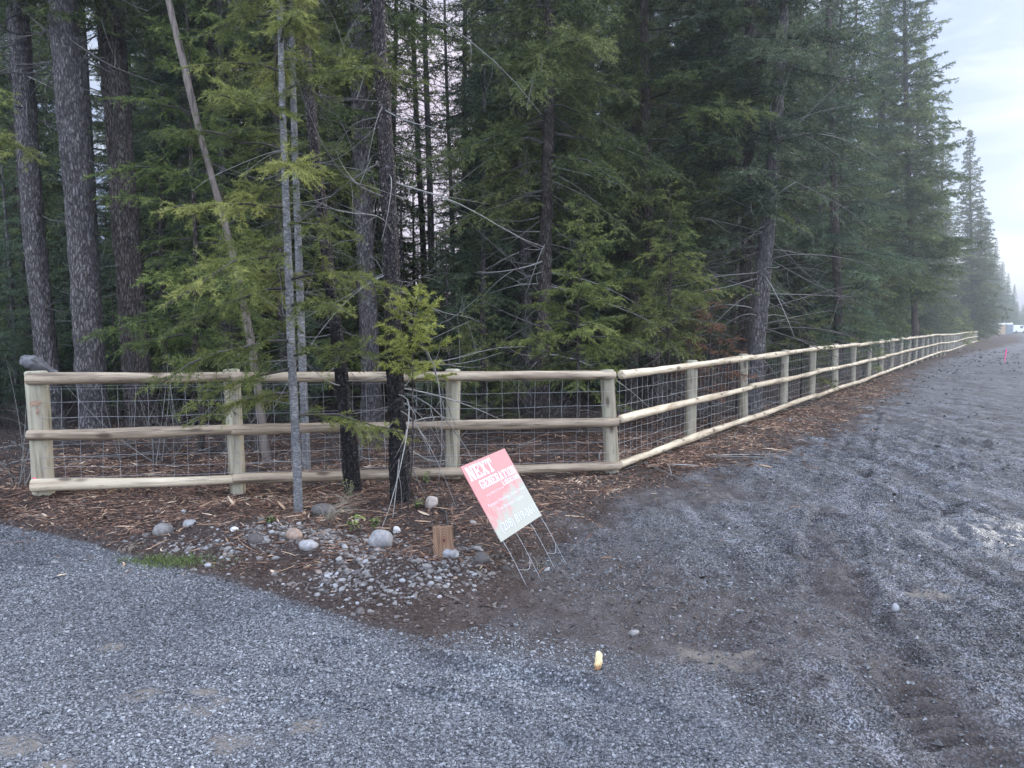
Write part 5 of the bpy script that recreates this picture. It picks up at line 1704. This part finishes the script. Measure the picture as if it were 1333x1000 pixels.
    txt('Leaving it Better for Tomorrow', 0.17, 0.57, 0.425, 0.465)
    txt('Forestry Mulching | Dump Truck', 0.11, 0.97, 0.545, 0.598)
    txt('Tree Removal | Logging', 0.24, 0.84, 0.635, 0.69)
    txt('(208) 819-3611', 0.135, 0.99, 0.815, 0.955, grey, 0.0028)
    txt('(208) 819-3611', 0.125, 0.98, 0.81, 0.95, white, 0.0032)
    # wire legs: two stepped stakes of two wires each
    wire = mat_plain('sign_wire', (0.36, 0.37, 0.39), 0.4, 0.6, 50, 0.1)
    dn = (vn + Vector((0.06, -0.02, -0.10))).normalized()
    def foot(a):
        p = P(a, 0.96, 0.0)
        L = 0.06
        while (p + dn * L).z + root.location.z > gz(p.x + root.location.x, p.y + root.location.y) - 0.02 and L < 1.2:
            L += 0.01
        return p, p + dn * L
    for a0, a1 in ((0.04, 0.34), (0.70, 0.97)):
        mb = MB()
        (p0, q0), (p1, q1) = foot(a0), foot(a1)
        for p, q in ((p0, q0), (p1, q1)):
            pth = np.array([p + (q - p) * t + Vector((0.004, 0, 0)) * math.sin(t * 5) for t in np.linspace(0, 1, 7)])
            mb.add(*tubes(pth[None], np.full((1, 7), 0.0013), 6))
        s0, s1 = p0 + (q0 - p0) * 0.62, p1 + (q1 - p1) * 0.52
        arc = []
        for t in np.linspace(0, 1, 9):
            base = s0 + (s1 - s0) * t
            arc.append(base + dn * (0.05 * math.sin(math.pi * t) * (0.4 + t)))
        mb.add(*tubes(np.array(arc)[None], np.full((1, 9), 0.0014), 6))
        link('stake', mb.mesh('stake'), wire, root)
sign()

# ------------------------------------------------------------------ small things on the ground
# wooden block
g = gp(580, 740)
blk = MB()
V, F = box_vf(0, 0, 0.06, 0.138, 0.042, 0.30)
blk.add(V, F)
m, n, b, out = new_mat('rough_cut_board')
tc = n.nodes.new('ShaderNodeTexCoord')
sx_ = n.nodes.new('ShaderNodeVectorMath'); sx_.operation = 'SUBTRACT'
n.links.new(tc.outputs['Object'], sx_.inputs[0]); sx_.inputs[1].default_value = (0.005, 0, 0.115)
mpk = n.nodes.new('ShaderNodeMapping'); mpk.inputs['Scale'].default_value = (1.0, 0.15, 0.72)
n.links.new(sx_.outputs[0], mpk.inputs[0])
ln_ = n.nodes.new('ShaderNodeVectorMath'); ln_.operation = 'LENGTH'
n.links.new(mpk.outputs[0], ln_.inputs[0])
wav = mth(n, 'SINE', mth(n, 'MULTIPLY', ln_.outputs['Value'], 520.0))
mp = n.nodes.new('ShaderNodeMapping'); mp.inputs['Scale'].default_value = (60, 60, 4)
n.links.new(tc.outputs['Object'], mp.inputs[0])
no = nd(n, 'ShaderNodeTexNoise', i_Scale=1.5, i_Detail=5.0)
n.links.new(mp.outputs[0], no.inputs['Vector'])
r = ramp(n, [(0.3, (0.10, 0.052, 0.030)), (0.7, (0.26, 0.155, 0.09))])
n.links.new(mth(n, 'ADD', no.outputs[0], mth(n, 'MULTIPLY', wav, 0.10)), r.inputs[0])
kn = mth(n, 'MULTIPLY', mth(n, 'SUBTRACT', 0.030, ln_.outputs['Value']), 90.0, True)
kn2 = mth(n, 'MULTIPLY', mth(n, 'SUBTRACT', 0.011, ln_.outputs['Value']), 200.0, True)
c = mixc(n, mth(n, 'MULTIPLY', kn, 0.65), r.outputs[0], (0.16, 0.07, 0.035))
c = mixc(n, kn2, c, (0.035, 0.018, 0.012))
n.links.new(c, b.inputs['Base Color'])
b.inputs['Roughness'].default_value = 0.85
o = link('wooden_block', blk.mesh('wooden_block', False), m, None, (g.x - 0.01, g.y, gz(g.x, g.y) - 0.005))
o.rotation_euler = (R(-6), R(-2), R(5))
bevel_obj(o, 0.004)
tag(o, 'short knotty brown board end standing upright in the pebbles by the yard sign', 'wood block')
# pale wood chunk on the driveway
g = gp(779, 867)
rgk = np.random.default_rng(3)
V = I3V.copy()
V = np.sign(V) * np.abs(V) ** 0.75
V = V * (1 + 0.06 * rgk.normal(size=(len(V), 1)) + 0.08 * np.sin(V[:, :1] * 9)) * np.array([0.017, 0.012, 0.046])
V[:, 0] += np.where(V[:, 2] < -0.012, -0.004, 0)
M_CHUNK = mat_tone('fresh_split_wood', [(0, (0.30, 0.17, 0.08)), (0.45, (0.62, 0.43, 0.20)), (1, (0.72, 0.58, 0.33))], 0.8, 45, 0.5)
o = link('wood_chunk', npmesh('wood_chunk', V, I3F, {'tone': np.clip(0.75 + V[:, 2] * 9 - 0.5 * (V[:, 2] < -0.018) + 0.1 * rgk.normal(size=len(V)), 0, 1)}), M_CHUNK, None, (g.x, g.y, gz(g.x, g.y) + 0.038))
o.rotation_euler = (R(-18), R(6), R(8))
tag(o, 'pale yellow split wood chunk standing up in the driveway gravel', 'wood chunk')
# broken log end behind the end post
p0, p1 = pt(29, 465, 7.7), pt(72, 488, 8.0)
dlog = (p1 - p0)
L = dlog.length + 0.22
K = 30
s = np.linspace(0, 1, K)
a = np.arange(16) * 2 * math.pi / 16
rgl = np.random.default_rng(8)
rad = 0.078 + 0.012 * np.sin(s * 9) - 0.05 * s ** 2
V = np.zeros((K, 16, 3))
for i in range(K):
    rr_ = rad[i] * (1 + 0.07 * rgl.normal(size=16)) * (1 - 0.55 * max(0, 0.05 - s[i]) / 0.05)
    V[i] = np.stack([np.full(16, s[i] * L) + (0.02 * np.cos(a) if i == 0 else 0), rr_ * np.cos(a), rr_ * np.sin(a) * 0.85], 1)
V[:6, 2:6, :] *= np.array([1, 0.75, 0.6])
idx = np.arange(K * 16).reshape(K, 16)
q = np.stack([idx[:-1], np.roll(idx, -1, 1)[:-1], np.roll(idx, -1, 1)[1:], idx[1:]], -1).reshape(-1, 4)
o = link('broken_log', npmesh('broken_log', V.reshape(-1, 3), [q[:, ::-1], idx[0][None], idx[-1][None, ::-1]]), mat_wood('grey_weathered_log', (0.015, 0.015, 0.017), (0.20, 0.20, 0.21), False, 1.8, 0), None, p0)
o.rotation_mode = 'QUATERNION'
o.rotation_quaternion = dlog.to_track_quat('X', 'Z')
tag(o, 'weathered grey broken log jutting up behind the left end post of the short fence', 'log')
# broken stick with a pale split top
g = gp(312, 690)
top = pt(298, 646, g.y + 0.05)
mb = MB()
pth = np.array([Vector((g.x, g.y, gz(g.x, g.y) - 0.03)).lerp(top, t) + Vector((0.012 * math.sin(t * 4), 0, 0)) for t in np.linspace(0, 1, 10)])
rd_ = np.array([0.012, 0.012, 0.011, 0.011, 0.011, 0.012, 0.013, 0.011, 0.008, 0.003])
mb.add(*tubes(pth[None], rd_[None], 8), tone=np.repeat(np.array([.1, .1, .15, .12, .1, .3, .9, .95, .95, 1.0]), 8))
o = link('broken_stick', mb.mesh('broken_stick'), M_CHIP)
tag(o, 'dark broken stick with a pale split tip standing in the mulch', 'stick')
# long dead branches on the soil
for (a_, b_, r_, lab) in [((528, 640), (566, 664), 0.007, 'thin grey branch slanting down from the foot of the thicker black trunk'), ((571, 668), (592, 712), 0.012, 'dark root like branch lying above the wooden block'), ((640, 660), (655, 668), 0.010, 'short brown stick lying behind the yard sign')]:
    ga, gb = gp(*a_), gp(*b_)
    mb = MB()
    pth = np.array([[ga.x + (gb.x - ga.x) * t + 0.02 * math.sin(6 * t), ga.y + (gb.y - ga.y) * t, gz(ga.x + (gb.x - ga.x) * t, ga.y + (gb.y - ga.y) * t) + r_ * 0.8 + (0.25 * (1 - t) ** 2 if r_ < 0.008 else 0.02 * math.sin(3 * t))] for t in np.linspace(0, 1, 12)])
    mb.add(*tubes(pth[None], (r_ * (1 - 0.5 * np.linspace(0, 1, 12)))[None], 7), tone=0.6 if r_ < 0.008 else 0.05)
    tag(link('fallen_branch', mb.mesh('fallen_branch'), M_LIMB if r_ != 0.010 else M_CHIP), lab, 'branch')

# weeds, dry grass and moss
M_LEAF = mat_tone('weed_leaf', [(0, (0.05, 0.075, 0.025)), (0.6, (0.15, 0.19, 0.05)), (1, (0.32, 0.33, 0.09))], 0.6, 30, 0.2)
M_DRY = mat_tone('dry_grass', [(0, (0.16, 0.13, 0.09)), (1, (0.42, 0.37, 0.28))], 0.8)
def leafy(px, py, h, n, tone, label, seed):
    rg = np.random.default_rng(seed)
    g = gp(px, py)
    root = tag(empty('weed', (g.x, g.y, gz(g.x, g.y))), label, 'weed')
    st, lf_ = MB(), MB()
    for i in range(n):
        az = rg.uniform(0, 6.28)
        e = np.array([math.cos(az) * h * 0.5 * rg.uniform(0.3, 1), math.sin(az) * h * 0.5, h * rg.uniform(0.5, 1.1)])
        t = np.linspace(0, 1, 6)
        P = e[None] * np.stack([t ** 1.4, t ** 1.4, t], 1)
        st.add(*tubes(P[None], np.full((1, 6), 0.0016), 4))
        for k in range(5):
            j = rg.integers(2, 6)
            c_ = P[j]
            d = unit(rg.normal(size=3) * np.array([1, 1, 0.35]))
            w = unit(np.cross(d, [0, 0, 1.0]))
            l = 0.035 * rg.uniform(0.7, 1.3)
            up = np.array([0, 0, 0.004])
            lf_.add([c_, c_ + d * l * 0.35 + w * l * 0.36 + up, c_ + d * l * 0.8 + w * l * 0.25, c_ + d * l, c_ + d * l * 0.8 - w * l * 0.25, c_ + d * l * 0.35 - w * l * 0.36 + up], [np.array([[0, 1, 2, 3]]), np.array([[0, 3, 4, 5]])], np.clip(tone + rg.normal(0, 0.15), 0, 1))
    link('stem', st.mesh('stem'), M_DRY, root)
    link('foliage', lf_.mesh('foliage'), M_LEAF, root)
leafy(462, 703, 0.13, 9, 0.65, 'light green leafy weed on the soil edge behind the pebbles', 1)
leafy(455, 655, 0.16, 9, 0.35, 'dull green weed at the foot of the thinner black trunk', 2)
leafy(545, 668, 0.09, 8, 0.4, 'small green weed between the thicker black trunk and pale rock', 3)
leafy(490, 690, 0.07, 6, 0.3, 'tiny green weed on bare soil behind the largest rock', 4)
leafy(352, 705, 0.06, 9, 0.12, 'greyish green low weed at the foot of the slender pale fir', 5)
leafy(556, 640, 0.10, 6, 0.5, 'small yellowish weed right of the thicker black trunk', 6)
def tuft(px, py, h, n, label, seed, bias=(0, 0)):
    rg = np.random.default_rng(seed)
    g = gp(px, py)
    t = np.linspace(0, 1, 7)
    P = np.zeros((n, 7, 3))
    az = rg.uniform(0, 6.28, n)
    sp = rg.uniform(0.2, 1.0, n)
    P[:, :, 0] = rg.normal(0, 0.025, n)[:, None] + (np.cos(az) * sp + bias[0])[:, None] * h * t[None] ** 1.6
    P[:, :, 1] = rg.normal(0, 0.025, n)[:, None] + (np.sin(az) * sp + bias[1])[:, None] * h * t[None] ** 1.6
    P[:, :, 2] = (h * rg.uniform(0.4, 1.0, n))[:, None] * (t - 0.45 * t ** 3)[None]
    mb = MB()
    mb.add(*tubes(P, np.full((n, 7), 0.0018) * (1 - 0.7 * t)[None], 3, False), np.repeat(rg.uniform(0, 1, n), 21))
    tag(link('grass_tuft', mb.mesh('grass_tuft'), M_DRY, None, (g.x, g.y, gz(g.x, g.y))), label, 'dry grass')
tuft(428, 690, 0.26, 40, 'dry straw coloured grass tuft leaning over beside the flat brown rock', 11, (0.6, -0.1))
tuft(165, 715, 0.10, 22, 'short dry grass tuft at the gravel edge on the left', 12)
tuft(447, 665, 0.2, 24, 'dry grass tuft at the foot of the thinner black trunk', 13, (-0.2, 0))
tuft(700, 735, 0.10, 12, 'few dry grass blades on the soil right of the yard sign', 14)
# moss patch: many short blades
g = gp(218, 731)
n_ = 1900
x = g.x + srg.normal(0, 0.19, n_)
y = g.y + srg.normal(0.02, 0.055, n_) - 0.22 * (x - g.x)
z = ground_z(x, y)
h = srg.uniform(0.012, 0.035, n_)
d = np.stack([srg.normal(0, 0.5, n_), srg.normal(0, 0.5, n_), np.ones(n_)], 1)
w = np.stack([np.cos(h * 9e4), np.sin(h * 9e4), 0 * h], 1) * 0.003
B = np.stack([x, y, z - 0.003], 1)
V = np.stack([B - w, B + w, B + d * h[:, None]], 1).reshape(-1, 3)
o = link('moss', npmesh('moss', V, np.arange(len(V)).reshape(-1, 3), {'tone': np.repeat(srg.uniform(0.0, 0.5, n_), 3)}, False), M_LEAF)
tag(o, kind='stuff')

# ------------------------------------------------------------------ far end of the road
g = Vector(((1308 - 666.5) / F_PX * 36, 36, 0))
z0_ = gz(g.x, g.y)
mb = MB()
V, F = box_vf(0, 0, 0.30, 0.075, 0.03, 0.70)
V[V[:, 2] < 0, :2] *= 0.35
V[V[:, 2] < 0, 2] = -0.06
V[V[:, 2] > 0.5, 0] *= 0.9
mb.add(V, F)
st_ = link('survey_stake', mb.mesh('survey_stake', False), mat_plain('pink_marker_paint', (0.85, 0.10, 0.28), 0.7, 0, 40, 0.2), None, (g.x, g.y, z0_))
st_.rotation_euler = (R(3), R(4), R(20))
tag(st_, 'pink painted survey stake standing in the muddy road', 'stake')
def toilet(px, Y, col, label):
    x = (px - 666.5) / F_PX * Y
    root = tag(empty('portable_toilet', (x, Y, gz(x, Y)), (0, 0, R(-25))), label, 'toilet')
    m_ = mat_plain('toilet_plastic', col, 0.6, 0, 3, 0.08)
    wh = mat_plain('toilet_roof_plastic', (0.75, 0.74, 0.72), 0.6, 0, 3, 0.06)
    dk = mat_plain('toilet_base_plastic', (0.06, 0.06, 0.065), 0.7, 0, 3, 0.1)
    def bx(nm, *a, mat):
        mb = MB()
        mb.add(*box_vf(*a))
        o = link(nm, mb.mesh(nm, False), mat, root)
        bevel_obj(o, 0.03)
        return o
    bx('base', 0, 0, 0.07, 1.2, 1.2, 0.14, mat=dk)
    bx('wall', 0, 0, 1.11, 1.1, 1.1, 1.94, mat=m_)
    dr_ = bx('door', 0.02, -0.575, 1.08, 0.74, 0.05, 1.82, mat=m_)
    h_ = MB()
    h_.add(*box_vf(0.30, -0.62, 1.05, 0.05, 0.04, 0.18))
    link('handle', h_.mesh('handle', False), dk, dr_)
    mb = MB()
    V, F = box_vf(0, 0, 2.19, 1.22, 1.22, 0.22)
    V[V[:, 2] > 2.2, :2] *= 0.72
    mb.add(V, F)
    link('roof', mb.mesh('roof', False), wh, root)
    mb = MB()
    P = np.array([[[0.42, 0.42, 2.1], [0.42, 0.42, 2.5]]])
    mb.add(*tubes(P, np.full((1, 2), 0.05), 8))
    link('vent_pipe', mb.mesh('vent_pipe'), wh, root)
toilet(1302.5, 145, (0.42, 0.29, 0.19), 'tan portable toilet with a white roof at the far end of the road')
toilet(1312, 152, (0.15, 0.18, 0.20), 'grey blue portable toilet right of the tan one')
# white van parked far away
x = (1320.5 - 666.5) / F_PX * 170
van = tag(empty('parked_van', (x, 170, gz(x, 170)), (0, 0, R(28))), 'small white vehicle parked far away right of the portable toilets', 'van')
prof_ = [(-2.3, 0.35), (2.3, 0.35), (2.38, 0.9), (1.75, 1.15), (1.2, 1.85), (-2.2, 1.9), (-2.35, 1.2)]
mb = MB()
V = [(px_, sy, pz_) for sy in (-0.92, 0.92) for px_, pz_ in prof_]
nn = len(prof_)
mb.add(V, [np.array([list(range(nn))]), np.array([list(range(2 * nn - 1, nn - 1, -1))]), np.array([[i, nn + i, nn + (i + 1) % nn, (i + 1) % nn] for i in range(nn)])])
ob_ = link('body', mb.mesh('body', False), mat_plain('white_van_paint', (0.75, 0.76, 0.78), 0.35, 0, 4, 0.04), van)
bevel_obj(ob_, 0.08)
gm = mat_plain('dark_van_glass', (0.03, 0.035, 0.04), 0.15, 0, 4, 0.1)
for sy in (-0.93, 0.93):
    mb = MB()
    mb.add(*box_vf(0.55, sy, 1.45, 1.1, 0.02, 0.5))
    link('window', mb.mesh('window', False), gm, van)
    for wx in (-1.45, 1.5):
        mb = MB()
        mb.add(*tubes(np.array([[[wx, sy - 0.1, 0.34], [wx, sy + 0.1, 0.34]]]), np.full((1, 2), 0.34), 18))
        link('wheel', mb.mesh('wheel', False), mat_plain('tyre_rubber', (0.02, 0.02, 0.02), 0.8, 0, 10, 0.2), van)

# ------------------------------------------------------------------ haze
HAZE = 0.0019
if HAZE:
    V, F = box_vf(60, 160, 24, 560, 400, 53)
    hz_ = link('haze', npmesh('haze', V, F, smooth=False), None)
    hm_ = bpy.data.materials.new('haze_air')
    hm_.use_nodes = True
    n = hm_.node_tree
    n.nodes.clear()
    o_ = n.nodes.new('ShaderNodeOutputMaterial')
    pv = n.nodes.new('ShaderNodeVolumePrincipled')
    pv.inputs['Color'].default_value = (0.80, 0.90, 0.98, 1)
    pv.inputs['Density'].default_value = HAZE
    pv.inputs['Anisotropy'].default_value = 0.7
    n.links.new(pv.outputs[0], o_.inputs['Volume'])
    hz_.data.materials.append(hm_)
    tag(hz_, kind='stuff')
